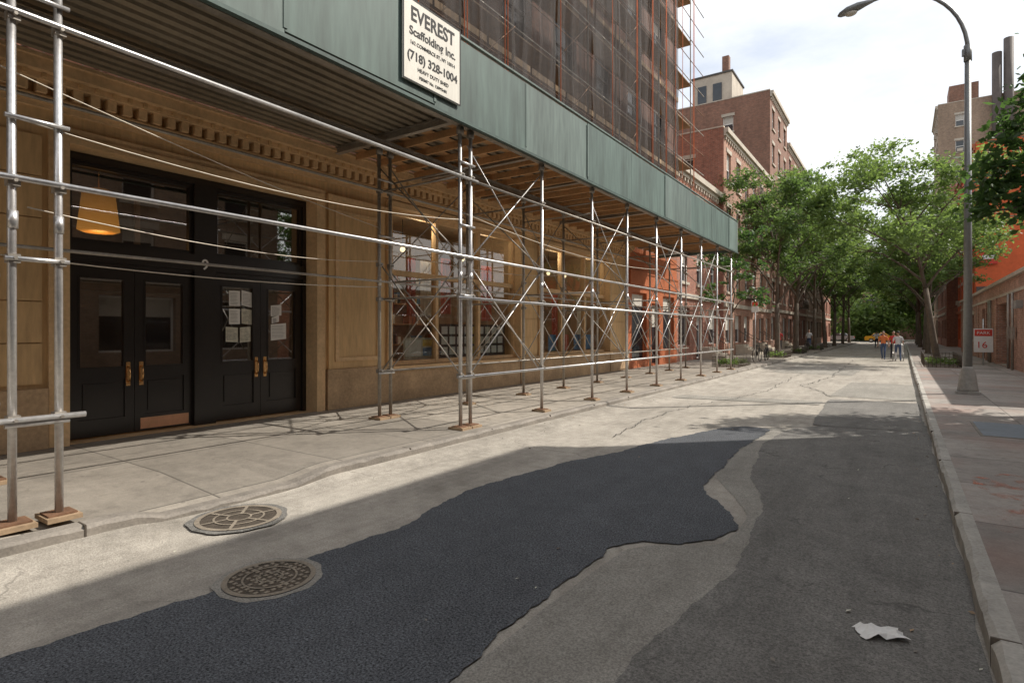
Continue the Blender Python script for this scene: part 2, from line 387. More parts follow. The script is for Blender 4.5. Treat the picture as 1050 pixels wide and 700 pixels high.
while y<103:
    cut=dip(y); w=(.55+.12*math.sin(y*.9)+r.uniform(-.03,.03))*(1-cut)+.12*cut; zt=.058*(1-cut)+.012*cut
    cur=[(KL-.02,y,zt),(KL+w*.5,y,zt*.5),(KL+w,y,-.004)]
    if pr:
        for j in range(2): b.face([pr[j],pr[j+1],cur[j+1],cur[j]],'road',True)
    pr=cur; y+=.2 if y<20 else 2
b.obj("gutter",road)
b=MB()
yy=-6
while yy<60:
    b.box(KR-.001,KR+.121,yy,yy+.012,.0,SW+.0015,'iron'); yy+=2.44
yy=-5.5
while yy<50:
    if not(2<yy<4.3): b.box(KL+.001,KL-.151,yy,yy+.014,.0,SW+.001,'iron')
    yy+=1.83
b.obj("kerb_joints")
def walk(name,x0,x1,y0,y1,mat,dipf,edge):
    b=MB(); nx=6; ys=[]; y=y0
    while y<y1: ys.append(y); y+= .2 if 1.5<y<5 else 1.5
    ys.append(y1)
    def z(x,yy):
        t=abs(x-edge)/1.3
        return SW-.003-.085*dipf(yy)*max(0,1-t)
    xs=[x0+(x1-x0)*i/nx for i in range(nx+1)]
    for i in range(len(ys)-1):
        for j in range(nx):
            b.face([(xs[j],ys[i],z(xs[j],ys[i])),(xs[j+1],ys[i],z(xs[j+1],ys[i])),(xs[j+1],ys[i+1],z(xs[j+1],ys[i+1])),(xs[j],ys[i+1],z(xs[j],ys[i+1]))],mat)
    return b.obj(name)
walk("sidewalk",-13,KL-.149,-20,103,'walkL',dip,KL-.16); walk("sidewalk",KR+.119,12,-20,103,'walkR',lambda y:0,KR)
b=MB(); b.box(1.0,1.85,11.0,12.6,SW-.01,SW+.006,'steelplate'); b.box(.96,1.0,10.96,12.64,SW-.01,SW+.004,'kerb'); b.box(1.0,1.85,10.96,11.0,SW-.01,SW+.004,'kerb'); b.obj("sidewalk_hatch")
b=MB()
pts=smooth([(.6,5.9),(1.1,5.7),(1.5,6.4),(1.4,7.4),(1.0,8.2),(.62,7.7),(.7,6.9)],.05,.06,3,1)
b.face([(x,y,SW+.002) for x,y in pts],'sprayfade')
b.obj("spray_paint_marking")
b=MB(); r=random.Random(77)
for i in range(230):
    if i<110: x=KL+abs(r.gauss(0,.25)); y=r.uniform(4.3,26); z=max(.062-.1*(x-KL),.012)
    elif i<160: x=KR-abs(r.gauss(0,.2))-.02; y=r.uniform(1.5,14); z=.014
    else: x=r.uniform(-5,0); y=r.uniform(2,16); z=.018
    s=r.uniform(.006,.024); a=r.uniform(0,3.1)
    c,d=math.cos(a)*s,math.sin(a)*s
    b.face([(x-c,y-d,z),(x+d*.6,y-c*.6,z+s*.4),(x+c,y+d,z+s*.2),(x-d*.6,y+c*.6,z)],r.choice(['woodp','bark','papery','woodp','kerb']))
b.obj("street_debris")

def manhole(x,y,r,spokes):
    b=MB(); n=40
    def ring(r0,r1,z,m,wob=0):
        for j in range(n):
            a=2*math.pi*j/n;c=2*math.pi*(j+1)/n; q0=1+wob*math.sin(5*a)+wob*math.sin(11*a); q1=1+wob*math.sin(5*c)+wob*math.sin(11*c)
            b.face([(r0*math.cos(a),r0*math.sin(a),z),(r1*q0*math.cos(a),r1*q0*math.sin(a),z),(r1*q1*math.cos(c),r1*q1*math.sin(c),z),(r0*math.cos(c),r0*math.sin(c),z)],m)
    ring(r,r*1.16,.0105,'road_mid' if spokes else 'road_strip',.02)
    ring(r*.88,r,.016,'ironlight'); ring(0.001,r*.88,.011,'iron')
    ring(r*.55,r*.6,.0165,'ironlight'); ring(r*.25,r*.3,.0165,'ironlight')
    if spokes:
        for j in range(6):
            a=math.pi/3*j+.3
            p=Vector((math.cos(a),math.sin(a),0)); q=Vector((-p.y,p.x,0))*r*.04
            b.face([p*r*.3-q+Vector((0,0,.016)),p*r*.87-q+Vector((0,0,.016)),p*r*.87+q+Vector((0,0,.016)),p*r*.3+q+Vector((0,0,.016))],'ironlight')
    else:
        g=r*.16
        for i in range(-5,6):
            for j in range(-5,6):
                X,Y=i*g,j*g
                if (X*X+Y*Y)**.5<r*.82 and not (r*.5<(X*X+Y*Y)**.5<r*.64): b.box(X-g*.28,X+g*.28,Y-g*.28,Y+g*.28,.011,.0165,'ironlight')
    return b.obj("manhole_cover",None,(x,y,.004))
manhole(-3.58,2.28,.30,False); manhole(-4.97,2.86,.36,True)

b=MB(); r=random.Random(2); n=7
g=[[Vector((-.12+.04*i+r.uniform(-.012,.012),-.07+.024*j+r.uniform(-.008,.008),.014+r.uniform(0,.035)*(1 if 0<i<6 else .3))) for j in range(n)] for i in range(n)]
for i in range(n-1):
    for j in range(n-1): b.face([g[i][j],g[i+1][j],g[i+1][j+1],g[i][j+1]],'paper')
b.obj("crumpled_paper",None,(-.1,3.78,.0),.5)

# ------------------------------------------------------------------ walls
def P(axis,plane,sign):
    if axis=='x': return lambda a,z,o:(plane+sign*o,a,z)
    return lambda a,z,o:(a,plane+sign*o,z)
def pbox(b,p,a0,a1,z0,z1,o0,o1,m):
    q0=p(a0,z0,o0);q1=p(a1,z1,o1); b.box(q0[0],q1[0],q0[1],q1[1],q0[2],q1[2],m)
def wall(b,p,a0,a1,z0,z1,ops,m,depth=.2,rev=None):
    A=sorted(set([a0,a1]+[o[0] for o in ops]+[o[1] for o in ops])); Z=sorted(set([z0,z1]+[o[2] for o in ops]+[o[3] for o in ops]))
    for i in range(len(A)-1):
        for j in range(len(Z)-1):
            ca=(A[i]+A[i+1])/2;cz=(Z[j]+Z[j+1])/2
            if any(o[0]<ca<o[1] and o[2]<cz<o[3] for o in ops): continue
            b.face([p(A[i],Z[j],0),p(A[i+1],Z[j],0),p(A[i+1],Z[j+1],0),p(A[i],Z[j+1],0)],m)
    for o in ops:
        for (u0,w0,u1,w1) in ((o[0],o[2],o[0],o[3]),(o[1],o[2],o[1],o[3]),(o[0],o[2],o[1],o[2]),(o[0],o[3],o[1],o[3])):
            b.face([p(u0,w0,0),p(u1,w1,0),p(u1,w1,-depth),p(u0,w0,-depth)],rev or m)
def window(b,p,o,depth,frame='white',rnd=R,lint='lint',sash=True,glass='dglass'):
    a0,a1,z0,z1=o; d=depth; f=.07
    b.face([p(a0,z0,-d),p(a1,z0,-d),p(a1,z1,-d),p(a0,z1,-d)],glass)
    pbox(b,p,a0,a0+f,z0,z1,-d+.002,-d+.05,frame);pbox(b,p,a1-f,a1,z0,z1,-d+.002,-d+.05,frame)
    pbox(b,p,a0+f,a1-f,z0,z0+f,-d+.002,-d+.05,frame);pbox(b,p,a0+f,a1-f,z1-f,z1,-d+.002,-d+.05,frame)
    if sash: zm=(z0+z1)/2; pbox(b,p,a0+f,a1-f,zm-.035,zm+.035,-d+.002,-d+.06,frame)
    q=rnd.random()
    if q<.5:
        zz=z1-(z1-z0)*rnd.uniform(.2,.6); b.face([p(a0+f,zz,-d+.006),p(a1-f,zz,-d+.006),p(a1-f,z1-f,-d+.006),p(a0+f,z1-f,-d+.006)],'blind')
    elif q<.68 and sash:
        c=(a0+a1)/2; pbox(b,p,c-.3,c+.3,z0+.02,z0+.42,-d+.07,.28,'lint')
    if lint:
        pbox(b,p,a0-.12,a1+.12,z1+.001,z1+.26,-.02,.04,lint); pbox(b,p,a0-.1,a1+.1,z0-.14,z0-.001,-.02,.1,lint)
def building(name,side,xf,depthx,y0,y1,H,mat,floors,bays,gh=3.6,shop=None,cornice='lint',winw=1.1,frame='white',parapet=.8,sidebays=0,sidemat=None,escape=None):
    root=empty(name,(0,0,0)); sidemat=sidemat or mat
    b=MB(); sg=1 if side=='L' else -1
    p=P('x',xf,sg); xb=xf-sg*depthx
    fh=(H-parapet-gh)/max(1,floors); ops=[]
    bw=(y1-y0)/bays
    for i in range(floors):
        for j in range(bays):
            c=y0+bw*(j+.5); z=gh+fh*i
            ops.append((c-winw/2,c+winw/2,z+fh*.25,z+fh*.83))
    g=[]
    for j in range(bays):
        c=y0+bw*(j+.5)
        if j==bays//2: g.append((c-.6,c+.6,SW+.02,2.6))
        else: g.append((c-bw*.34,c+bw*.34,.95,gh-.6))
    gm=M[shop] if shop else mat
    wall(b,p,y0,y1,gh,H,ops,mat); wall(b,p,y0,y1,0,gh,g,gm)
    ps=P('y',y0,-1); xa,xc=min(xf,xb),max(xf,xb); sops=[]
    if sidebays:
        for i in range(floors):
            for j in range(sidebays):
                c=xa+(xc-xa)*(j+.5)/sidebays; z=gh+fh*i; sops.append((c-.45,c+.45,z+fh*.3,z+fh*.75))
    wall(b,ps,xa,xc,0,H,sops,sidemat)
    b.face([(xc,y1,0),(xa,y1,0),(xa,y1,H),(xc,y1,H)],sidemat); b.face([(xb,y0,0),(xb,y1,0),(xb,y1,H),(xb,y0,H)],mat)
    b.face([(xa,y0,H-parapet),(xc,y0,H-parapet),(xc,y1,H-parapet),(xa,y1,H-parapet)],'roof')
    b.obj("walls",root)
    w=MB()
    for o in ops: window(w,p,o,.18,frame)
    for o in sops: window(w,ps,o,.18,frame)
    for k,o in enumerate(g): window(w,p,o,.25,'black' if shop else frame,lint=None,sash=False)
    w.obj("windows",root)
    t=MB()
    pbox(t,p,y0,y1,H-.35,H-.05,-.02,.28,cornice); pbox(t,p,y0,y1,H-.55,H-.352,-.02,.14,cornice)
    pbox(t,p,y0+.02,y1-.02,gh-.12,gh+.14,-.02,.12,cornice)
    t.box(xa,xc,y0-.03,y0+.3,H,H+.09,cornice)
    y=y0+.2
    while y<y1-.2: pbox(t,p,y,y+.14,H-.75,H-.552,-.02,.11,cornice); y+=.5
    t.obj("cornice",root)
    if escape is not None:
        e=MB()
        for i in range(floors):
            z=gh+fh*i+fh*.18; a0,a1=escape,escape+3.4
            pbox(e,p,a0,a1,z,z+.05,.01,1.0,'iron')
            for zz in (.5,.95): 
                for q0,q1 in (((a0,1.0),(a1,1.0)),((a0,.02),(a0,1.0)),((a1,.02),(a1,1.0))):
                    e.tube(p(q0[0],z+zz,q0[1]),p(q1[0],z+zz,q1[1]),.02,'iron',5)
            k=0
            while k<=16: e.tube(p(a0+k*3.4/16,z,1.0),p(a0+k*3.4/16,z+.95,1.0),.012,'iron',4); k+=1
            if i<floors-1:
                for s_ in (.35,.85): e.tube(p(a0+.4,z+.05,s_),p(a1-.5,z+fh,s_),.03,'iron',5)
                for k in range(9): t_=k/9; e.tube(p(a0+.4+(3.4-.9)*t_,z+.05+(fh-.05)*t_,.35),p(a0+.4+(3.4-.9)*t_,z+.05+(fh-.05)*t_,.85),.02,'iron',4)
        e.obj("fire_escape",root)
    return root

# ---------- main building A
A=empty("commercial_building"); pA=P('x',FX,1)
bays1=[(8.95,14.1),(15.3,20.4)]
door=(2.98,6.94,SW,4.26)
ops=[door]+[(a,c,.89,4.5) for a,c in bays1]
b=MB(); wall(b,pA,-20,22.2,0,5.3,ops,'stone',.38,'stone2')
def blocks(a0,a1,z0,z1,bh,mm='stone'):
    z=z0;i=0
    while z<z1-.05:
        zz=min(z+bh,z1); pbox(b,pA,a0+.01,a1-.01,z+.008,zz-.008,-.01,.035,mm); z=zz;i+=1
blocks(-.6,2.7,1.0,4.3,.55); blocks(14.3,15.1,1.0,4.3,.55); blocks(20.6,22.1,1.0,4.3,.55)
pbox(b,pA,7.25,8.72,.952,4.3,-.01,.05,'stone'); 
for q in ((7.4,7.48,1.1,4.15),(8.49,8.57,1.1,4.15),(7.48,8.49,1.1,1.18),(7.48,8.49,4.07,4.15)): pbox(b,pA,*q,.045,.08,'stone2')
pbox(b,pA,7.2,8.78,4.302,4.42,-.01,.12,'stone2')
for a0,a1 in ((-20,2.75),(7.2,8.95),(8.95,14.1),(14.1,15.3),(15.3,20.4),(20.4,22.2)):
    pbox(b,pA,a0+.003,a1-.003,SW,.86 if a0 in(8.95,15.3) else .95,-.01,.09 if a0 not in(8.95,15.3) else .06,'stoned')
for (e,w) in ((.0,.12),(.12,.10)):
    o=.10 if e==0 else .06
    pbox(b,pA,2.98-e-w,2.98-e-.002,SW,4.26+e+w,-.01,o,'stone2'); pbox(b,pA,6.94+e+.002,6.94+e+w,SW,4.26+e+w,-.01,o,'stone2')
    pbox(b,pA,2.98-e,6.94+e,4.262+e,4.26+e+w,-.01,o,'stone2')
for a,c in bays1:
    pbox(b,pA,a-.14,a-.002,.95,4.62,-.01,.07,'stone2'); pbox(b,pA,c+.002,c+.14,.95,4.62,-.01,.07,'stone2'); pbox(b,pA,a,c,4.502,4.62,-.01,.07,'stone2')
    pbox(b,pA,a-.05,c+.05,.862,.93,-.01,.16,'stone2')
b.obj("ground_floor_walls",A)
b=MB()
for z0,z1,o in ((4.66,4.72,.07),(4.72,4.80,.12),(4.98,5.06,.22),(5.06,5.2,.34),(5.2,5.25,.4)):
    pbox(b,pA,-20,22.2,z0+.001,z1,-.01,o,'stone2')
y=-4
while y<22:
    pbox(b,pA,y,y+.11,4.83,4.979,-.01,.17,'stone2'); pbox(b,pA,y+.03,y+.08,5.0,5.055,.2,.26,'stone'); y+=.2
pbox(b,pA,-20,22.2,4.801,4.83,-.01,.09,'stone')
b.obj("cornice",A)
b=MB(); ops=[]
for i in range(6):
    for j in range(15):
        c=-16+j*3.0; ops.append((c-.75,c+.75,6.6+i*3.7,8.9+i*3.7))
wall(b,pA,-20,28.5,5.3,29,ops,'brickA',.25)
b.face([(FX-16,28.5,0),(FX,28.5,0),(FX,28.5,29),(FX-16,28.5,29)],'brickA'); b.face([(FX-16,-20,0),(FX,-20,0),(FX,-20,29),(FX-16,-20,29)],'brickA')
b.face([(FX-16,-20,29),(FX,-20,29),(FX,28.5,29),(FX-16,28.5,29)],'roof')
b.obj("upper_walls",A)
w=MB()
for o in ops: window(w,pA,o,.22,'black',lint='stoned')
for i in range(6): pbox(w,pA,-20,28.4,5.85+i*3.7,6.05+i*3.7,-.01,.12,'stoned')
w.obj("upper_windows",A)
b=MB(); so=[(22.7,24.4,SW+.3,3.4),(25.0,26.0,SW+.02,3.0),(26.5,28.1,.8,3.4)]
wall(b,pA,22.2,28.5,0,5.3,so,'orangef',.2)
for o in so: window(b,pA,o,.18,'orangef',lint=None,sash=False)
pbox(b,pA,22.3,28.4,3.7,4.3,-.01,.12,'orangef'); b.obj("orange_shopfront",A)

def doors():
    b=MB()
    def fb(a0,a1,z0,z1,o0=-.36,o1=-.24,m='black'): pbox(b,pA,a0,a1,z0,z1,o0,o1,m)
    fb(2.985,3.06,SW,4.25);fb(6.86,6.935,SW,4.25);fb(3.06,6.86,4.14,4.25);fb(4.78,5.13,SW,4.14,-.36,-.2)
    for a0,a1 in ((3.06,4.78),(5.13,6.86)):
        fb(a0,a1,2.72,2.98,-.36,-.2); fb(a0,a1,2.66,2.72,-.36,-.26)
        fb(a0,a0+.06,2.98,4.14,-.35,-.27);fb(a1-.06,a1,2.98,4.14,-.35,-.27)
        fb(a0+.06,a1-.06,2.98,3.04,-.35,-.27);fb(a0+.06,a1-.06,4.08,4.14,-.35,-.27)
        b.face([pA(a0+.06,3.04,-.31),pA(a1-.06,3.04,-.31),pA(a1-.06,4.08,-.31),pA(a0+.06,4.08,-.31)],'glassd')
        mid=(a0+a1)/2
        for k,(l0,l1) in enumerate(((a0+.004,mid-.003),(mid+.003,a1-.004))):
            fb(l0,l0+.13,SW+.02,2.655,-.34,-.28);fb(l1-.13,l1,SW+.02,2.655,-.34,-.28)
            fb(l0+.13,l1-.13,SW+.02,.42,-.34,-.28);fb(l0+.13,l1-.13,2.5,2.655,-.34,-.28);fb(l0+.13,l1-.13,1.0,1.16,-.34,-.28)
            fb(l0+.13,l1-.13,.42,1.0,-.335,-.305); fb(l0+.19,l1-.19,.49,.94,-.304,-.288)
            b.face([pA(l0+.13,1.16,-.31),pA(l1-.13,1.16,-.31),pA(l1-.13,2.5,-.31),pA(l0+.13,2.5,-.31)],'glassd')
            for q in ((l0+.13,l0+.15,1.16,2.5),(l1-.15,l1-.13,1.16,2.5)): fb(*q,-.309,-.27)
            fb(l0+.15,l1-.15,1.16,1.18,-.309,-.27);fb(l0+.15,l1-.15,2.48,2.5,-.309,-.27)
    b.obj("door_frames",A)
    h=MB()
    for a in (3.83,4.01,5.91,6.08):
        x=FX-.28
        h.path([(x,a,.93),(x+.06,a,.96),(x+.07,a,1.05),(x+.06,a,1.15),(x,a,1.18)],.013,'brass',8); h.box(x-.001,x+.008,a-.03,a+.03,.88,1.24,'brass')
    h.box(FX-.279,FX-.272,4.0,4.72,.2,.37,'copperplate')
    h.obj("door_hardware",A)
    q=MB(); r=random.Random(9); x=FX-.308
    for (yy,zz,w,hh) in ((5.42,2.14,.2,.27),(5.65,2.14,.2,.27),(5.42,1.82,.2,.27),(5.65,1.82,.2,.27),(5.36,1.50,.22,.26),(5.62,1.50,.2,.27),(6.22,1.95,.22,.2),(6.22,1.55,.32,.3),(6.24,1.78,.15,.12)):
        k=r.uniform(-.02,.02)
        q.face([(x,yy,zz-hh/2+.15+k),(x,yy+w,zz-hh/2+.15-k),(x,yy+w,zz+hh/2+.15-k),(x,yy,zz+hh/2+.15+k)],r.choice(['paper','paper','papery']))
        for l in range(9): 
            z=zz+hh/2+.15-.04-l*hh*.09
            q.face([(x+.002,yy+.02,z),(x+.002,yy+w-.03-r.uniform(0,.08),z),(x+.002,yy+w-.03-r.uniform(0,.03),z-.004),(x+.002,yy+.02,z-.004)],'ink')
    q.obj("posted_notices",A)
    text("house_number","9",.24,(FX-.195,4.95,2.74),'paper',A,off=.004)
    i=MB(); x0,x1=FX-4,FX-.38
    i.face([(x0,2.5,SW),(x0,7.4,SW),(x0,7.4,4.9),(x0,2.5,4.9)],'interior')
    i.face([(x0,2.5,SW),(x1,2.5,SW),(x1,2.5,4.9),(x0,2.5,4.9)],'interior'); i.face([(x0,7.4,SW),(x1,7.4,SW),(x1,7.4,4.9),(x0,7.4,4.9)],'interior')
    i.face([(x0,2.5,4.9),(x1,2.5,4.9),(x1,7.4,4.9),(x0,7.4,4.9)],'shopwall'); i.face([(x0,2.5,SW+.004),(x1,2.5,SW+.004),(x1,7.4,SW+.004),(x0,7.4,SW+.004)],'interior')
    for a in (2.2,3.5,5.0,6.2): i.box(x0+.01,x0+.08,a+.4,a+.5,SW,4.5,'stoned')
    i.obj("vestibule",A)
    l=MB(); l.path([(0,0,-.36),(0,0,-.33),(0,0,.30),(0,0,.34)],[.22,.29,.22,.12],'glow',24); l.tube((0,0,.34),(0,0,1.2),.012,'brass'); l.ell((0,0,1.22),(.07,.07,.03),'brass')
    l.obj("pendant_lamp",A,(-10.7,3.80,3.66))
    pl=bpy.data.lights.new("pendant_light",'POINT'); pl.energy=14; pl.color=(1,.5,.15); pl.shadow_soft_size=.15
    po=bpy.data.objects.new("pendant_light",pl); COL.objects.link(po); po.location=(-10.7,3.80,3.15); po.parent=A
doors()
def shops():
    b=MB(); r=random.Random(21)
    for bi,(a0,a1) in enumerate(bays1):
        n=3; w=(a1-a0)/n
        for k in range(n+1):
            c=a0+k*w; e=.05; pbox(b,pA,max(a0,c-e),min(a1,c+e),.932,4.498,-.30,-.16,'stone2')
        pbox(b,pA,a0+.05,a1-.05,3.0,3.12,-.29,-.17,'stone2'); pbox(b,pA,a0+.05,a1-.05,.932,1.02,-.29,-.17,'stone2'); pbox(b,pA,a0+.05,a1-.05,4.4,4.498,-.29,-.17,'stone2')
        b.face([pA(a0,.93,-.24),pA(a1,.93,-.24),pA(a1,4.5,-.24),pA(a0,4.5,-.24)],'glass')
        x0,x1=FX-3.2,FX-.38
        b.face([(x0,a0-.3,.9),(x0,a1+.3,.9),(x0,a1+.3,4.7),(x0,a0-.3,4.7)],'stoned')
        for a in (a0-.3,a1+.3): b.face([(x0,a,.9),(x1,a,.9),(x1,a,4.7),(x0,a,4.7)],'stoned')
        b.face([(x0,a0-.3,4.7),(x1,a0-.3,4.7),(x1,a1+.3,4.7),(x0,a1+.3,4.7)],'shopwall'); b.face([(x0,a0-.3,.9),(x1,a0-.3,.9),(x1,a1+.3,.9),(x0,a1+.3,.9)],'woodp')
        for k in range(4): b.box(x0+.01,x0+.4,a0+.2,a1-.2,1.3+k*.6,1.34+k*.6,'wood')
        for k in range(70):
            yy=r.uniform(a0+.3,a1-.3); zz=1.341+.6*r.randrange(4); hh=r.uniform(.15,.4); b.box(x0+.05,x0+.3,yy,yy+r.uniform(.08,.25),zz,zz+hh,r.choice(['redcloth','whitecloth','papery','bluep','orangef','paper','yellp']))
        for k in range(4):
            gx,gy=FX-1.6,a0+.7+k*1.25; b.ell((gx,gy,3.9),(.07,.07,.07),'bulb',10,8); b.tube((gx,gy,3.97),(gx,gy,4.7),.01,'ink',5)
        def drape(c,wd,z0,z1,m,x=FX-.6):
            k=14
            for i in range(k):
                y0=c-wd/2+wd*i/k;y1=c-wd/2+wd*(i+1)/k; o0=.05*math.sin(i*1.7);o1=.05*math.sin((i+1)*1.7)
                b.face([(x+o0,y0,z0),(x+o1,y1,z0),(x+o1,y1,z1),(x+o0,y0,z1)],m,True)
        if bi==0:
            for c,wd,m in ((9.4,.5,'redcloth'),(10.2,.3,'redcloth'),(10.75,.45,'whitecloth'),(11.5,.4,'redcloth'),(12.2,.5,'whitecloth'),(13.3,.5,'redcloth')): drape(c,wd,r.uniform(1.9,2.3),r.uniform(3.1,3.9),m)
            b.box(FX-.42,FX-.40,9.75,10.85,1.03,1.55,'papery'); b.box(FX-.399,FX-.397,9.8,10.35,1.1,1.5,'paper'); b.box(FX-.399,FX-.397,10.4,10.8,1.1,1.3,'bluep'); b.box(FX-.399,FX-.397,10.4,10.8,1.34,1.5,'yellp')
            for row in range(3):
                for c in range(9):
                    y=11.1+c*.31; z=1.1+row*.27; b.box(FX-.40,FX-.39,y,y+.23,z,z+.2,r.choice(['paper','paper','paper','papery','yellp']))
            b.box(FX-.42,FX-.401,11.05,13.95,1.03,1.9,'ink')
        else:
            for c,wd,m in ((15.9,.6,'whitecloth'),(17.4,.7,'redcloth'),(19.3,.8,'whitecloth')): drape(c,wd,1.2,3.0,m)
            for k in range(5): b.box(FX-.42,FX-.40,15.6+k*.9,16.1+k*.9,1.05,1.6,r.choice(['papery','redcloth','bluep','paper']))
        for q in (.25,.75):
            al=bpy.data.lights.new("display_fill",'POINT'); al.energy=22; al.color=(1,.8,.58); al.shadow_soft_size=.2  # unseen fill lamps added behind the glass to brighten the window displays
            ao=bpy.data.objects.new("display_fill",al); COL.objects.link(ao); ao.location=(FX-.5,a0+(a1-a0)*q,4.3); ao.parent=A
    b.obj("shop_windows",A)
shops()

# ------------------------------------------------------------------ sidewalk shed
shed=empty("sidewalk_scaffold_shed")
XF,XB=-5.82,-7.68
PY=[1.48,1.78,7.02,7.28,9.5,11.7,13.7,15.8,18.0,20.2,22.3,24.4]
b=MB(); r=random.Random(4)
YS0=-6.0; YS1=24.7
def coup(x,y,z): 
    b.box(x-.045,x+.045,y-.04,y+.04,z-.035,z+.035,'galvdark'); b.path([(x+.03,y,z),(x+.09,y,z)],.014,'galvdark',6)
for y in [-4.2,-3.9]+PY:
    for X in (XF,XB):
        near=X==XF
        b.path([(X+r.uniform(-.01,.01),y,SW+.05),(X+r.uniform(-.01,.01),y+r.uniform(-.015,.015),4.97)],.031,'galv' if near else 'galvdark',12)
        b.box(X-.1,X+.1,y-.1,y+.1,SW+.035,SW+.048,'rust'); b.box(X-.15,X+.15,y-.12,y+.12,SW-.003,SW+.034,'woodp')
        b.path([(X,y,SW+.048),(X,y,SW+.22)],.022,'rust',8)
        for z in (1.0,2.28,2.89,4.2): 
            coup(X,y,z)
        b.path([(X,y,4.85),(X,y,4.96)],.06,'galvdark',8)
        b.path([(X,y,2.52),(X,y,2.66)],.037,'galv',10)
for y0,y1 in ((1.48,1.78),(7.02,7.28),(-4.2,-3.9)):
    for X in (XF,XB):
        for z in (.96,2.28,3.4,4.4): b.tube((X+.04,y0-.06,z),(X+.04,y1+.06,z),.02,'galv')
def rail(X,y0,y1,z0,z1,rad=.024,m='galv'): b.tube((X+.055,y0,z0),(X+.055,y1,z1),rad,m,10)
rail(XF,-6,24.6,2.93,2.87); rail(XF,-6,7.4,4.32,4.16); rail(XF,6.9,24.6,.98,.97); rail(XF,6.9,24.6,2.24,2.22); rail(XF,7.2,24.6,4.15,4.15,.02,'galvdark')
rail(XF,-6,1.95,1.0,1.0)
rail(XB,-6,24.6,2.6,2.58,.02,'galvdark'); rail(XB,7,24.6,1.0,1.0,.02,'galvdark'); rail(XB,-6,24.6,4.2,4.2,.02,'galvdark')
def cable(x0,y0,z0,x1,y1,z1,sag,rad=.006):
    pts=[(x0+(x1-x0)*t,y0+(y1-y0)*t,z0+(z1-z0)*t-sag*4*t*(1-t)) for t in [i/14 for i in range(15)]]
    b.path(pts,rad,'cable',5)
cable(XF-.1,1.6,2.72,XB,7.0,2.95,.12); cable(XF-.08,1.0,3.9,XB,7.0,3.55,.06); cable(XB,1.0,2.55,XB,7.1,2.5,.1,.008); cable(XF,1.5,3.4,XF,7.1,3.5,.16); cable(XB,7,3.2,XB,14,3.3,.2); cable(XF,7.2,3.6,XF,16,3.5,.2)
zs=[(.98,2.86),(2.86,4.75)]
for i in range(3,len(PY)-1):
    y0,y1=PY[i],PY[i+1]
    for X in (XF,XB):
        for k,(z0,z1) in enumerate(zs):
            if k==1 and i%2==0: continue
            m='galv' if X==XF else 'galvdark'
            b.tube((X-.04,y0,z0),(X-.04,y1,z1),.0125,m,6); b.tube((X-.07,y0,z1),(X-.07,y1,z0),.0125,m,6)
for i,y in enumerate(PY[1:]):
    for z in (2.28,4.2) if i%2 else (2.6,4.4):
        if y>6: b.tube((XF,y+.05,z),(XB,y+.05,z),.018,'galvdark',8)
    if y>6 and i%2==1:
        b.tube((XF,y+.03,1.0),(XB,y+.03,2.9),.0125,'galvdark',6); b.tube((XF,y+.06,2.9),(XB,y+.06,1.0),.0125,'galvdark',6)
        b.tube((XF,y+.03,2.9),(XB,y+.03,4.6),.0125,'galvdark',6)
b.obj("poles_and_braces",shed)
b=MB()
def ibeam(a,c,w,h,m):
    (x0,y0,z),(x1,y1,_)=a,c
    if x0==x1:
        b.box(x0-w/2,x0+w/2,y0,y1,z,z+.015,m);b.box(x0-w/2,x0+w/2,y0,y1,z+h-.015,z+h,m);b.box(x0-.006,x0+.006,y0,y1,z+.0155,z+h-.0155,m)
    else:
        b.box(x0,x1,y0-w/2,y0+w/2,z,z+.015,m);b.box(x0,x1,y0-w/2,y0+w/2,z+h-.015,z+h,m);b.box(x0,x1,y0-.006,y0+.006,z+.0155,z+h-.0155,m)
ibeam((XF,YS0,4.98),(XF,YS1,0),.11,.14,'galvdark'); ibeam((XB,YS0,4.98),(XB,YS1,0),.11,.14,'galvdark'); 
for y in [-4,1.63,7.15]+PY[4:]:
    ibeam((-9.0,y,5.122),(-5.7,y,0),.1,.13,'galvdark')
b.box(-5.66,-9.02,YS0,YS1,5.30,5.34,'deck')
x=-9.0
while x<-5.7:
    b.box(x,x+.11,YS0,YS1,5.255,5.299,'deck'); x+=.2
y=7.6
while y<YS1:
    b.box(-9.0,-5.72,y,y+.05,5.125,5.254,'wood'); y+=.55
x=-8.9
while x<-5.9:
    b.box(x,x+.24,7.4,YS1-.02,5.2555-.004,5.2545,'wood'); x+=.6
b.obj("deck",shed)
b=MB(); y=YS0;k=0
while y<YS1-.1:
    w=min(2.44,YS1-y); j=r.uniform(-.008,.008); jz=r.uniform(-.02,.02)
    b.box(-5.64+j,-5.62+j,y+.005,y+w-.005,5.0+jz,6.22+jz,'green' if k%3 else 'green2')
    b.box(-5.619+j,-5.610+j,y-.02,y+.03,5.05,6.18,'green2' if k%2 else 'green')
    b.box(-5.72,-5.65,y+.3,y+.38,5.35,6.2,'woodp'); b.box(-5.72,-5.65,y+1.5,y+1.58,5.35,6.2,'woodp')
    y+=w;k+=1
b.box(-5.66,-5.60,YS0,YS1,6.245,6.275,'green2'); b.box(-5.66,-5.59,YS0,YS1,4.93,4.975,'greentrim')
b.box(-9.0,-5.65,YS1-.0,YS1+.02,5.0,6.22,'green2')
b.obj("parapet_panels",shed)
sg=empty("scaffolding_company_sign"); b=MB()
b.box(-5.598,-5.58,5.52,6.74,5.15,6.30,'signw'); 
for q in ((5.52,6.74,5.15,5.17),(5.52,6.74,6.28,6.30),(5.52,5.54,5.17,6.28),(6.72,6.74,5.17,6.28)): b.box(-5.579,-5.576,*q,'ink')
b.obj("board",sg)
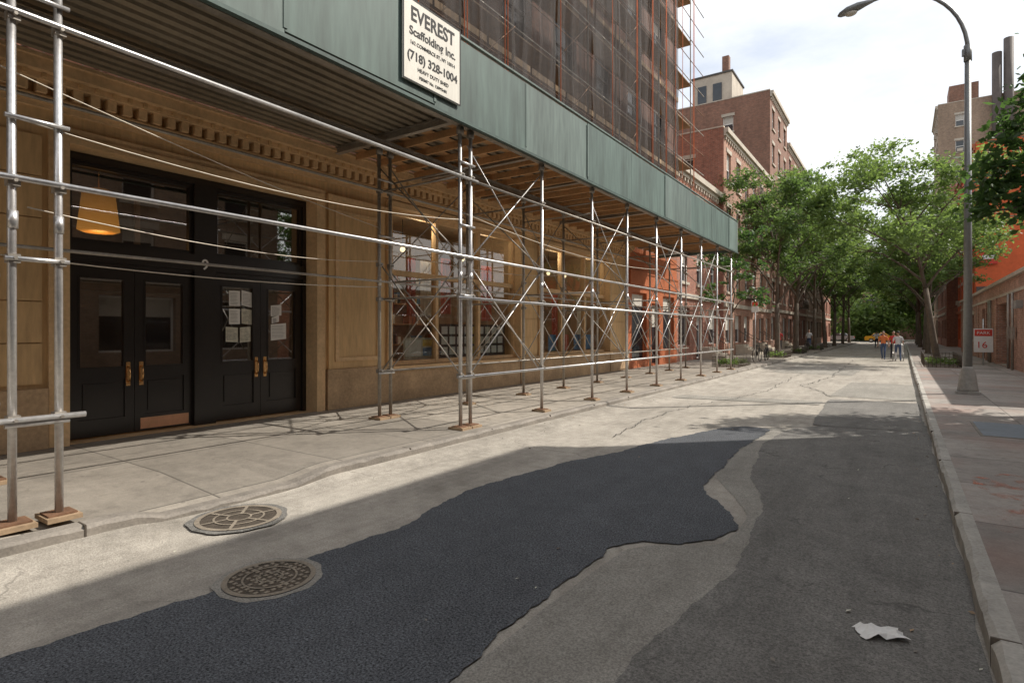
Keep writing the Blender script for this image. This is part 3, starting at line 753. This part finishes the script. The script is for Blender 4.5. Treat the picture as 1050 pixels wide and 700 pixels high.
for t,s,z,xs,of in (("EVEREST",.28,6.0,.88,.006),("Scaffolding Inc.",.165,5.8,1.0,.003),("162 COMMERCE ST, NY 10014",.072,5.67,1.0,.001),("(718) 328-1004",.17,5.46,1.0,.004),("HEAVY DUTY SHED",.075,5.33,1,.001),("PERMIT No. 120993481",.06,5.23,1,.001)):
    text("lettering",t,s,(-5.577,6.13,z),'ink',sg,xs=xs,off=of)
# ------------------------------------------------------------------ upper facade scaffold
up=empty("facade_scaffold"); b=MB(); XU,XV=-8.35,-9.15
y=-5.0;ys=[]
while y<29.3: ys.append(y); y+=2.15
ZT=28.5
for yy in ys:
    for X in (XU,XV): b.tube((X,yy,5.34),(X,yy,ZT),.026,'rust' if X==XV else 'galvdark',6)
z=5.6;zz=[]
while z<ZT: zz.append(z); z+=2.0
for z in zz:
    b.tube((XU+.04,-5,z),(XU+.04,29.3,z),.022,'galvdark',6); b.tube((XU+.04,-5,z+1),(XU+.04,29.3,z+1),.018,'rust',6)
    b.box(XV+.06,XU-.06,-5,27.6,z-.05,z-.01,'woodp')
    for i,yy in enumerate(ys):
        b.tube((XU,yy+.04,z),(XV,yy+.04,z),.018,'rust',6)
        if i<len(ys)-1 and (i+int(z))%2==0:
            b.tube((XU+.07,yy,z),(XU+.07,ys[i+1],z+2),.014,'rust',5)
b.obj("tubes_and_planks",up)
b=MB()
r=random.Random(31); y=-5
while y<28:
    for d in (0,.12): 
        if r.random()<.75: b.tube((XU+.18,y+d,6.0),(XU+.18,y+d+r.uniform(-.1,.1),ZT-1),.013,'rope',5)
    y+=r.choice([1.1,1.6,2.1])
b.obj("ropes",up)
b=MB(); 
for i in range(len(ys)-2):
    y0,y1=ys[i],ys[i+1]; n=8; zn=24
    def off(u,v,i=i): return XU+.11+.05*math.sin(u*9+i)+.03*math.sin(v*3+i*2)
    for a in range(n):
        for c in range(zn):
            ya=y0+(y1-y0)*a/n;yb=y0+(y1-y0)*(a+1)/n; za=6.1+22*c/zn;zb=6.1+22*(c+1)/zn
            b.face([(off(ya,za),ya,za),(off(yb,za),yb,za),(off(yb,zb),yb,zb),(off(ya,zb),ya,zb)],'net',True)
b.obj("debris_netting",up)

# ------------------------------------------------------------------ other buildings
building("brick_townhouse",'L',FX-.1,14,28.6,37.0,10.4,'brickB',2,3,3.6)
building("brick_apartment_house",'L',FX+.15,14,37.1,52.6,14.6,'brickP',3,6,3.4,None,sidebays=3,sidemat='brickB',escape=43)
bc=building("brown_apartment_building",'L',FX,14,53.2,62,22.6,'brickC',6,3,3.6,None,sidebays=2)
b=MB(); b.box(-16.5,-12.9,54.5,59,21.8,25.6,'lint'); b.box(-13.9,-13.3,55,55.6,25.6,27.4,'brickC'); b.box(-16.6,-12.8,54.4,59.1,25.6,25.75,'roof')
b.box(-16.0,-15.2,54.44,54.5,23.2,24.8,'dglass'); b.box(-14.6,-13.8,54.44,54.5,23.2,24.8,'dglass'); b.obj("roof_bulkhead",bc)
building("brown_brick_house",'L',FX,14,62.1,75,20.5,'brickA',5,4,escape=66)
building("tan_brick_house",'L',FX+.1,14,75.1,90,15,'brickT',4,5)
building("red_brick_house",'L',FX,14,90.1,103,17,'brickB',4,4)
building("office_building",'R',RX,14,-30,15.2,11.4,'brickT',3,12,3.6)
F=empty("garage_building"); b=MB(); pF=P('x',RX,-1); fo=[(33.0,36.0,SW+.02,3.0),(39.5,42.5,SW+.02,3.0),(24,26,1.2,2.8),(47,49,1.2,2.8)]
wall(b,pF,18.2,56.5,0,3.95,fo,'brickG',.5)
for o in fo[:2]: b.face([pF(o[0],o[2],-.5),pF(o[1],o[2],-.5),pF(o[1],o[3],-.5),pF(o[0],o[3],-.5)],'ink')
for o in fo[2:]: window(b,pF,o,.3,'black')
for k in range(7):
    for o in fo[:2]: pbox(b,pF,o[0],o[1],o[2]+.4*k,o[2]+.4*k+.03,-.499,-.47,'galvdark')
b.face([(RX,18.2,0),(RX+14,18.2,0),(RX+14,18.2,3.95),(RX,18.2,3.95)],'brickG'); b.face([(RX,18.2,3.9),(RX+14,18.2,3.9),(RX+14,56.5,3.9),(RX,56.5,3.9)],'roof')
pbox(b,pF,18.1,56.5,3.951,4.1,-.3,.12,'lint'); pbox(b,pF,18.2,56.5,3.3,3.42,-.01,.05,'lint')
for y in range(20,56,4): pbox(b,pF,y,y+.4,.0,3.298,-.01,.06,'brickG')
b.obj("walls",F)
b=MB()
for y in (30.5,31.6,37.6,38.2): b.path([(RX-.12,y,SW),(RX-.12,y,3.3)],.05,'galvdark',8); b.box(RX-.16,RX-.06,y-.15,y+.15,1.4,1.9,'galvdark')
b.box(RX-.25,RX-.02,28.6,29.2,2.6,2.9,'lampbase'); b.obj("conduits",F)
H=building("orange_building",'R',4.7,16,57,74,16.4,'orangew',4,5,3.6,None,cornice='orangef',sidemat='orangew')
b=MB(); b.box(5.0,6.0,56.85,56.96,6.9,8.1,'redink'); b.box(5.1,5.9,56.84,56.849,7.3,7.6,'white'); b.box(4.75,8.5,56.9,56.99,4.1,5.2,'flue'); b.box(9,11,56.9,56.98,8,11,'brickT'); b.obj("wall_sign",H)
G=building("tan_tower",'R',RX,18,92,103,31,'brickT',8,4,3.8,None,sidebays=4)
b=MB()
for x,h in ((9.6,36),(10.7,37.5)): b.tube((x,91.5,20),(x,91.5,h),.5,'flue',10)
b.box(5,8,93,97,30.2,33.5,'brickC'); b.obj("flue_pipes",G)
building("brick_walkup",'R',RX,14,74.5,91.5,17,'brickB',4,6)
building("park_house",'L',-14,12,118,140,16,'brickT',4,6); building("park_house",'R',10,12,118,140,18,'brickP',4,6)
E=empty("avenue_building"); b=MB(); pe=P('y',155,-1); eo=[(x-1,x+1,4.5+f*3.4,6.6+f*3.4) for x in range(-58,60,4) for f in range(4)]
wall(b,pe,-60,60,0,19,eo,'brickP',.2)
for o in eo: window(b,pe,o,.18)
b.box(-60,60,155.22,170,0,18.9,'brickP'); b.box(-60.1,60.1,154.7,155.2,18.4,19.2,'lint'); b.obj("facade",E)

# ------------------------------------------------------------------ street lamp
L=MB()
L.box(-.24,.24,-.24,.24,0,.06,'lampbase')
L.path([(0,0,.06),(0,0,.12),(0,0,.45),(0,0,.62),(0,0,.68)],[.22,.21,.17,.13,.10],'lampbase',8)
L.path([(0,0,.66),(0,0,8.4)],[.095,.065],'lamp',12)
L.path([(0,0,8.35),(0,0,8.75)],.085,'lamp',12)
L.box(-.12,.02,-.05,.05,8.5,8.66,'lamp')
arm=[(0,0,8.6)]
for i in range(1,15):
    t=i/14; a=t*math.radians(100)
    arm.append((-1.55*(1-math.cos(a))*.86-.55*t*t,0,8.6+1.95*math.sin(a)))
L.path(arm,[.05-.015*i/14 for i in range(15)],'lamp',10)
e=Vector(arm[-1])
L.path([e+Vector((.1,0,.02)),e+Vector((-.05,0,0)),e+Vector((-.25,0,-.03)),e+Vector((-.5,0,-.08)),e+Vector((-.68,0,-.13)),e+Vector((-.74,0,-.15))],[(.05,.05),(.08,.07),(.15,.10),(.16,.10),(.1,.06),(.02,.02)],'lamp',14)
L.ell((e.x-.42,0,e.z-.15),(.16,.12,.09),'blind',12,6,-1,0)
L.obj("street_lamp",None,(1.36,18.3,SW))

# ------------------------------------------------------------------ trees
def add_leaves(b,rng,cents,rads,per,leaf,mat,lv,flat=.6):
    C=[];
    for c,rd in zip(cents,rads):
        n=max(20,int(per*rd*rd)); g=rng.normal(size=(n,3)); g/= np.linalg.norm(g,axis=1)[:,None]
        rr=rng.uniform(0,1,n)**.55*(1+.25*rng.normal(size=n)); P_=g*rr[:,None]*rd*np.array([1,1,flat])*rng.uniform(.8,1.2,3)
        C.append(P_+np.array(c))
    C=np.concatenate(C); n=len(C)
    u=rng.normal(size=(n,3)); u[:,2]*=.6; u/=np.linalg.norm(u,axis=1)[:,None]
    w=rng.normal(size=(n,3)); v=np.cross(u,w); v/=np.linalg.norm(v,axis=1)[:,None]
    s=leaf*rng.uniform(.6,1.4,n)[:,None]
    q=np.stack([C-u*s,C+v*s*.5,C+u*s,C-v*s*.5],1).reshape(-1,3)
    k=len(b.v); b.v+=[tuple(x) for x in q.tolist()]; mi=b.mi(mat)
    b.f+=[(k+4*i,k+4*i+1,k+4*i+2,k+4*i+3) for i in range(n)]; b.m+=[mi]*n; b.sm+=[False]*n
    lv.append((len(b.f)-n,n))
def finish_tree(b,name,lv,rng):
    me=b.mesh(name); a=me.attributes.new("lv",'FLOAT','FACE'); arr=np.zeros(len(b.f),dtype=np.float32)
    for s,n in lv: arr[s:s+n]=rng.uniform(0,1,n)
    a.data.foreach_set("value",arr); return me
def tree_mesh(name,seed,H=12,th=3.6,Rr=3.6,limbs=8,per=300,leaf=.16,lean=(0,0),mat='leaf',tr=.15,crown0=.42,cr=.30):
    rng=np.random.default_rng(seed); b=MB(); lv=[]
    top=Vector((lean[0]*2,lean[1]*2,H*.7)); base=Vector((0,0,0)); t1=Vector((lean[0]*.6,lean[1]*.6,th))
    b.path([base,Vector((0,0,.15)),t1*.5,t1],[tr*1.5,tr*1.1,tr*.95,tr*.85],'bark',8)
    b.path([t1,t1.lerp(top,.5)+Vector((.15,-.1,0)),top],[tr*.7,tr*.5,tr*.2],'bark',6)
    cents=[];rads=[]
    def clump(c,r): cents.append(tuple(c));rads.append(r)
    for i in range(limbs):
        az=i*2.4+rng.uniform(-.4,.4); f=i/(limbs-1)
        st=t1.lerp(top,f*.8); rr=Rr*rng.uniform(.65,1.0)*(1-.35*abs(f-.35))
        en=Vector((math.cos(az)*rr+lean[0]*1.5,math.sin(az)*rr+lean[1]*1.5,H*(crown0+.1+.42*f)+rng.uniform(-.5,.6)))
        mid=st.lerp(en,.5)+Vector((0,0,.35+rng.uniform(-.2,.3)))
        r0=tr*.5*(1-.4*f)
        b.path([st,st.lerp(mid,.5)+Vector((0,0,.1)),mid,en],[r0,r0*.8,r0*.6,r0*.2],'bark',6,False)
        clump(en,rng.uniform(.65,1.0)*Rr*cr)
        for j in range(6):
            s=mid.lerp(en,rng.uniform(-.2,1)); o=Vector(rng.normal(size=3)); o.z=abs(o.z)*.5-.05; o.normalize(); t=s+o*Rr*rng.uniform(.25,.6)
            b.path([s,s.lerp(t,.5)+Vector((0,0,.08)),t],[r0*.35,r0*.25,r0*.08],'bark',4,False)
            clump(t,rng.uniform(.35,.9)*Rr*cr)
    for j in range(8):
        o=Vector((rng.normal()*Rr*.33+top.x,rng.normal()*Rr*.33+top.y,H*rng.uniform(.76,.93))); b.path([top,o],[tr*.2,.01],'bark',4,False); clump(o,rng.uniform(.5,.9)*Rr*cr)
    add_leaves(b,rng,cents,rads,per,leaf,mat,lv); return finish_tree(b,name,lv,rng)
T=[tree_mesh("treeA",1,12.3,3.4,3.6,9,400,.10,(-.1,.1),'leafm'),tree_mesh("treeB",2,12.2,4.0,4.4,10,300,.105,(-.8,0)),tree_mesh("treeC",3,10.5,2.9,3.6,9,350,.11,(.2,.1),'leaf')]
def put(me,name,x,y,rz=0,s=1):
    o=bpy.data.objects.new(name,me); COL.objects.link(o); o.location=(x,y,SW); o.rotation_euler=(0,0,rz); o.scale=(s,s,s*R.uniform(.95,1.05)); return o
for i,(k,x,y,rz,s) in enumerate([(0,-6.3,38,0,.98),(2,-6.4,46,1,1.2),(0,-6.2,55,2.2,1.05),(2,-6.3,64,3,1.2),(0,-6.3,73,4,1.1),(2,-6.3,84,5,1.15),(0,-6.3,95,1.5,1.1),
    (1,1.5,37.5,0,1),(2,1.5,50,1,1.05),(0,1.6,61,3.5,1.05),(2,1.5,71,2,1.2),(0,1.5,82,.5,1.1),(2,1.6,94,.2,1.2)]): put(T[k],"street_tree",x,y,rz,s)
put(tree_mesh("small_tree",8,5.6,2.3,1.5,6,520,.08,(0,0),'leaf2',.06),"small_tree",-6.4,27.0)
rng=np.random.default_rng(12); b=MB(); lv=[]
o0=Vector((4.7,16.6,0)); b.path([o0,o0+Vector((0,0,2.2)),o0+Vector((-.2,-.1,4.2))],[.2,.16,.13],'bark',8)
cs=[];rs=[]
for (x,y,z,rd) in ((1.45,15.5,4.55,.5),(1.75,15.9,4.9,.6),(2.05,15.6,4.3,.6),(2.3,16.1,5.2,.65),(1.6,15.5,5.15,.45),(1.9,15.9,6.05,.5),(2.3,15.8,6.6,.65),(1.75,15.4,5.6,.4),(2.7,16.2,4.6,.7),(3.1,16,5.8,.9),(3.4,16.8,6.6,.9),(4.4,16.3,7.0,1.1),(5.2,17,6.4,1.1),(4.2,17.2,5.2,.9),(5.6,16.2,5.4,1.0),(1.35,15.2,4.15,.35),(2.6,15.6,7.2,.5)):
    b.path([o0+Vector((-.2,-.1,4.0)),Vector((x,y,z)).lerp(o0+Vector((0,0,4)),.45)+Vector((0,0,.3)),(x,y,z)],[.07,.045,.01],'bark',5,False); cs.append((x,y,z)); rs.append(rd)
add_leaves(b,rng,cs,rs,620,.095,'leaf2',lv,.75)
o=bpy.data.objects.new("overhanging_tree",finish_tree(b,"overhanging_tree",lv,rng)); COL.objects.link(o)
b=MB(); lv=[]; cs=[];rs=[]
for i in range(190):
    x=rng.uniform(-40,36); y=rng.uniform(119,150); z=rng.uniform(.8,13); cs.append((x,y,z)); rs.append(rng.uniform(1.8,3.4))
for i in range(26):
    x=rng.uniform(-38,34); y=rng.uniform(119,140); b.path([(x,y,0),(x+.3,y,5),(x,y,9)],[.3,.22,.1],'bark',6)
add_leaves(b,rng,cs,rs,95,.36,'leaf',lv,.8)
o=bpy.data.objects.new("distant_trees",finish_tree(b,"distant_trees",lv,rng)); COL.objects.link(o)

def pit(x,y,l=2.2,w=1.1):
    b=MB(); lv=[]; b.box(-w/2,w/2,-l/2,l/2,-.01,.012,'bark')
    for (a,c) in (((-w/2,-l/2),(w/2,-l/2)),((w/2,-l/2),(w/2,l/2)),((w/2,l/2),(-w/2,l/2)),((-w/2,l/2),(-w/2,-l/2))):
        L_=math.dist(a,c); n=int(L_/.14)
        for z in (.12,.45): b.tube((*a,z),(*c,z),.014,'iron',5)
        for i in range(n): 
            t=i/n; px,py=a[0]+(c[0]-a[0])*t,a[1]+(c[1]-a[1])*t; b.tube((px,py,0),(px,py,.5 if i%4 else .56),.01,'iron',4)
    rg=np.random.default_rng(int(y)); cs=[(rg.uniform(-w*.35,w*.35),rg.uniform(-l*.4,l*.4),.2) for _ in range(9)]
    add_leaves(b,rg,cs,[.25]*9,900,.06,'leaf',lv)
    o=bpy.data.objects.new("tree_pit_fence",finish_tree(b,"pit",lv,rg)); COL.objects.link(o); o.location=(x,y,SW); return o
pit(1.45,33.6,5.2,1.3); pit(-6.4,27,2.4); pit(-6.3,38,2.6); pit(-6.4,46,2.6); pit(-6.2,55,2.6)

# ------------------------------------------------------------------ signs
s=empty("parking_clearance_sign"); b=MB(); b.tube((3.1,34.2,SW),(3.1,34.2,2.3),.03,'galv'); b.box(2.75,3.45,34.12,34.16,.75,1.85,'white'); b.box(2.78,3.42,34.113,34.119,1.5,1.8,'redink'); b.obj("post_and_panel",s)
text("lettering","16",.42,(3.04,34.11,.95),'redink',s,rot=(math.pi/2,0,0)); text("lettering","PARK",.2,(3.1,34.105,1.58),'white',s,rot=(math.pi/2,0,0))
b=MB(); b.tube((0,0,0),(0,0,3.1),.028,'galv'); b.box(-.16,.16,-.035,-.025,2.5,3.05,'white'); b.box(-.13,.13,-.04,-.036,2.8,3.0,'redink'); b.obj("street_parking_sign",None,(-5.9,29.5,SW))
def bicycle(x,y,rz):
    b=MB()
    for wx in (-.5,.5):
        pts=[(wx+.33*math.cos(t),0,.34+.33*math.sin(t)) for t in [2*math.pi*i/20 for i in range(21)]]; b.path(pts,.018,'rubber',5,False)
        for k in range(8): b.tube((wx,0,.34),(wx+.32*math.cos(k*math.pi/4),0,.34+.32*math.sin(k*math.pi/4)),.003,'galv',3)
    for a,c in (((-.5,0,.34),(-.05,0,.32)),((-.05,0,.32),(-.2,0,.82)),((-.2,0,.78),(.36,0,.82)),((-.05,0,.32),(.38,0,.76)),((-.5,0,.34),(-.2,0,.74)),((.36,0,.95),(.5,0,.34))): b.tube(a,c,.017,'ink',6)
    b.tube((.36,-.27,.98),(.36,.27,.98),.014,'ink'); b.box(-.34,-.1,-.06,.06,.83,.88,'ink'); b.tube((-.2,0,.8),(-.2,0,.85),.015,'ink')
    return b.obj("bicycle",None,(x,y,SW),rz)
bicycle(-6.2,31.5,1.5); bicycle(-6.1,33.4,1.62); bicycle(-6.2,50,1.5)
for y in (32.8,41,47.4,57.6):
    b=MB()
    for k in range(4): b.box(0,1.4-.3*k,-.8,.8,.17*k,.17*(k+1)-.001,'lint')
    for sgn in (-.75,.75):
        b.path([(1.35,sgn,.9),(.2,sgn,1.6)],.02,'iron',6)
        for k in range(6): b.tube((1.35-.23*k,sgn,.1),(1.35-.23*k,sgn,.9+.14*k),.012,'iron',5)
    b.obj("stoop",None,(FX+.16,y,SW))

# ------------------------------------------------------------------ vehicles
def car(name,x,y,rz,paint,light=False):
    b=MB()
    prof=[(-2.3,.35),(-2.35,.75),(-2.2,.98),(-1.5,1.02),(-1.05,1.42),(.35,1.45),(1.0,1.0),(2.1,.85),(2.35,.62),(2.35,.35)]
    ws=[.80,.84,.82,.80,.62,.62,.80,.80,.78,.78]
    n=len(prof)
    for i in range(n):
        j=(i+1)%n; (x0,z0),(x1,z1)=prof[i],prof[j]; w0,w1=ws[i],ws[j]
        b.face([(x0,-w0,z0),(x0,w0,z0),(x1,w1,z1),(x1,-w1,z1)],'dglass' if i in(3,5) else paint)
    for s_ in (-1,1):
        b.face([(p[0],s_*.83,p[1]) for p in (prof[0],prof[1],prof[2],prof[3],prof[6],prof[7],prof[8],prof[9])],paint)
        b.face([(-1.5,s_*.81,1.02),(1.0,s_*.81,1.0),(.35,s_*.63,1.44),(-1.05,s_*.63,1.41)],'dglass')
        for a,c in ((-1.5,-1.05),(-.3,-.3),(1.0,.35)): b.tube((a,s_*.82,1.01),(c,s_*.64,1.43),.035,paint,5)
        for wx in (-1.45,1.4):
            b.path([(wx,s_*.70,.33),(wx,s_*.87,.33)],.33,'rubber',20); b.path([(wx,s_*.871,.33),(wx,s_*.885,.33)],.2,'galv',14)
        b.box(2.1,2.36,s_*.5-.15,s_*.5+.15,.62,.74,'white'); b.box(-2.37,-2.2,s_*.6-.15,s_*.6+.15,.75,.88,'redink')
        b.box(.7,.85,s_*.84,s_*.98,.98,1.1,paint)
    if light: b.box(-.25,.1,-.3,.3,1.46,1.6,'white')
    b.box(2.3,2.4,-.75,.75,.36,.5,'ink'); b.box(-2.42,-2.3,-.75,.75,.36,.5,'ink')
    return b.obj(name,None,(x,y,0.004),rz)
car("taxi",-2.6,106.5,0,'yellow',True); car("car",-9,112,math.pi,'carpaint2')

# ------------------------------------------------------------------ people
def person(x,y,rz,shirt,pants,stride=.28,armf=.2,hold=False,h=1.72):
    k=h/1.72
    J=dict(pel=(0,0,.95),wst=(0,0,1.08),chest=(0,.0,1.30),neckb=(0,0,1.44),head0=(0,.01,1.52),
      hL=(-.09,0,.90),kL=(-.10,stride*.6+.03,.50),aL=(-.10,stride*.8,.09),tL=(-.11,stride*.8+.17,.035),
      hR=(.09,0,.90),kR=(.10,-stride*.15+.04,.49),aR=(.10,-stride*.95,.12),tR=(.11,-stride*.95+.16,.04),
      sL=(-.18,0,1.39),eL=(-.24,-armf*.35,1.12),wL=(-.25,(.25 if hold else -armf*.6),(1.02 if hold else .88)),
      sR=(.18,0,1.39),eR=(.24,armf*.2,1.12),wR=(.25,(.28 if hold else armf),(1.02 if hold else .90)))
    RD=dict(pel=(.15,.11),wst=(.13,.10),chest=(.155,.11),neckb=(.07,.06),head0=(.055,.055),hL=(.09,.09),kL=(.06,.06),aL=(.043,.043),tL=(.04,.03),hR=(.09,.09),kR=(.06,.06),aR=(.043,.043),tR=(.04,.03),
      sL=(.062,.062),eL=(.043,.043),wL=(.028,.028),sR=(.062,.062),eR=(.043,.043),wR=(.028,.028))
    names=list(J); E=[('pel','wst'),('wst','chest'),('chest','neckb'),('neckb','head0'),('pel','hL'),('hL','kL'),('kL','aL'),('aL','tL'),('pel','hR'),('hR','kR'),('kR','aR'),('aR','tR'),('chest','sL'),('sL','eL'),('eL','wL'),('chest','sR'),('sR','eR'),('eR','wR')]
    me=bpy.data.meshes.new("sk"); me.from_pydata([J[n] for n in names],[(names.index(a),names.index(c)) for a,c in E],[])
    o=bpy.data.objects.new("sk",me); COL.objects.link(o); md=o.modifiers.new("s",'SKIN')
    for i,n in enumerate(names):
        sv=me.skin_vertices[0].data[i]; sv.radius=RD[n]; sv.use_root=(n=='pel')
    s2=o.modifiers.new("ss",'SUBSURF'); s2.levels=1
    dg=bpy.context.evaluated_depsgraph_get(); ev=o.evaluated_get(dg); em=ev.to_mesh()
    b=MB(); V=[v.co.copy() for v in em.vertices]
    for p in em.polygons:
        c=p.center
        if c.z<.075 : m='ink'
        elif c.z<.98 and abs(c.x)<.19 and not(hold and c.y>.15): m=pants
        elif abs(c.x)>.20 and c.z<1.18: m='skin'
        elif c.z>1.45: m='skin'
        else: m=shirt
        b.face([V[i] for i in p.vertices],m,True)
    ev.to_mesh_clear(); bpy.data.objects.remove(o)
    b.ell((0,.015,1.62),(.075,.095,.115),'skin',14,10); b.ell((0,-.008,1.645),(.082,.098,.105),'hair',14,8,-.15,1)
    b.path([(0,.10,1.63),(0,.125,1.60),(0,.105,1.595)],[.008,.014,.01],'skin',6); b.box(-.022,.022,.098,.104,1.563,1.57,'redink')
    for s_ in (-1,1):
        b.ell((s_*.03,.10,1.635),(.011,.008,.008),'ink',6,4); b.ell((s_*.077,.01,1.62),(.012,.02,.03),'skin',6,5)
    for w in ('wL','wR'):
        p=Vector(J[w]); e=Vector(J['e'+w[1]]); d=(p-e).normalized(); sx=1 if w=='wR' else -1
        b.path([p,p+d*.04,p+d*.09],[(.022,.022),(.02,.04),(.016,.042)],'skin',8)
        for i,Lf in enumerate((.065,.075,.07,.055)):
            q=p+d*.088+Vector((0,-.03+.02*i,0)); b.path([q,q+d*Lf*.55,q+d*Lf+Vector((-sx*.02,0,0))],[.009,.008,.006],'skin',5)
        q=p+d*.03+Vector((0,.035,0)); b.path([q,q+d*.03+Vector((0,.022,0)),q+d*.06+Vector((0,.028,0))],[.011,.009,.007],'skin',5)
    ob=b.obj("pedestrian",None,(x,y,0.004),rz); ob.scale=(k,k,k); return ob
def cloth(n,c): M[n]=mk(n,c,.85,0,var=.12,bmp=0); return n
cloth('orange_shirt',(.75,.22,.08)); cloth('red_shirt',(.6,.06,.06)); cloth('blue_jeans',(.07,.10,.18)); cloth('dark_trousers',(.03,.03,.04)); cloth('white_shirt',(.7,.7,.72))
person(-.95,41.5,math.pi*.95,'orange_shirt','blue_jeans'); person(-.45,42.3,math.pi*1.05,'red_shirt','dark_trousers',.2)
person(-.2,39.3,math.pi*.02,'white_shirt','blue_jeans',.3,.2,True)
b=MB()
for sx in (-.25,.25):
    for sy in (-.25,.28): 
        b.path([(sx-.015,sy,.12),(sx+.015,sy,.12)],.12,'rubber',12)
    b.path([(sx,-.45,1.02),(sx,-.3,.9),(sx,.28,.14)],.013,'galv',6); b.path([(sx,-.25,.14),(sx,.1,.62)],.013,'galv',6)
b.tube((-.25,-.45,1.02),(.25,-.45,1.02),.016,'ink'); b.box(-.22,.22,-.12,.26,.38,.43,'white'); b.box(-.22,.22,-.16,-.12,.38,.85,'white')
b.path([(0,-.14,.86),(0,0,.98),(0,.16,.93)],[(.23,.02),(.23,.03),(.22,.02)],'white',10); b.obj("stroller",None,(-.2,40.05,.004))
q=person(-7.2,44,0,'red_shirt','dark_trousers'); q.location.z=SW
q=person(-7.0,58,math.pi,'white_shirt','blue_jeans'); q.location.z=SW
person(-2.2,70,.1,'white_shirt','dark_trousers',.25); person(-1.6,71,.0,'orange_shirt','dark_trousers',.2)

# ------------------------------------------------------------------ light
el=math.atan(.99); D=Vector((-1,-1,-1.4))
sd=bpy.data.lights.new("sun",'SUN'); sd.energy=5.0; sd.angle=math.radians(.5); sd.color=(1,.94,.85)
so_=bpy.data.objects.new("sun",sd); COL.objects.link(so_); so_.rotation_euler=D.to_track_quat('-Z','Y').to_euler(); so_.location=(20,20,40)
w=bpy.data.worlds.new("World"); scene.world=w; w.use_nodes=True; nt=w.node_tree
bg=nt.nodes["Background"]; sky=N(nt,"ShaderNodeTexSky",sky_type='NISHITA'); sky.sun_disc=False; sky.sun_elevation=el; sky.sun_rotation=math.radians(45); sky.air_density=1.1; sky.dust_density=3.0
tc=N(nt,"ShaderNodeTexCoord"); mp=N(nt,"ShaderNodeMapping"); mp.inputs["Scale"].default_value=(1,1,2.6); nt.links.new(tc.outputs["Generated"],mp.inputs[0])
cf=maprange(nt,noise(nt,mp.outputs[0],2.0,7,.6),.36,.60,.42,.95)
c=mixc(nt,cf,sky.outputs[0],(8.2,8.35,8.5)); nt.links.new(c,bg.inputs[0]); bg.inputs[1].default_value=.15

# ------------------------------------------------------------------ camera
cd=bpy.data.cameras.new("camera"); cd.lens=20.0; cd.sensor_width=36; cd.shift_y=-.0095; cd.clip_end=2000; cd.clip_start=.05
co=bpy.data.objects.new("camera",cd); COL.objects.link(co); co.location=(0,0,1.7); co.rotation_euler=(math.pi/2,0,math.atan(400/583)); scene.camera=co
scene.view_settings.view_transform='Standard'; scene.view_settings.look='None'; scene.view_settings.exposure=0
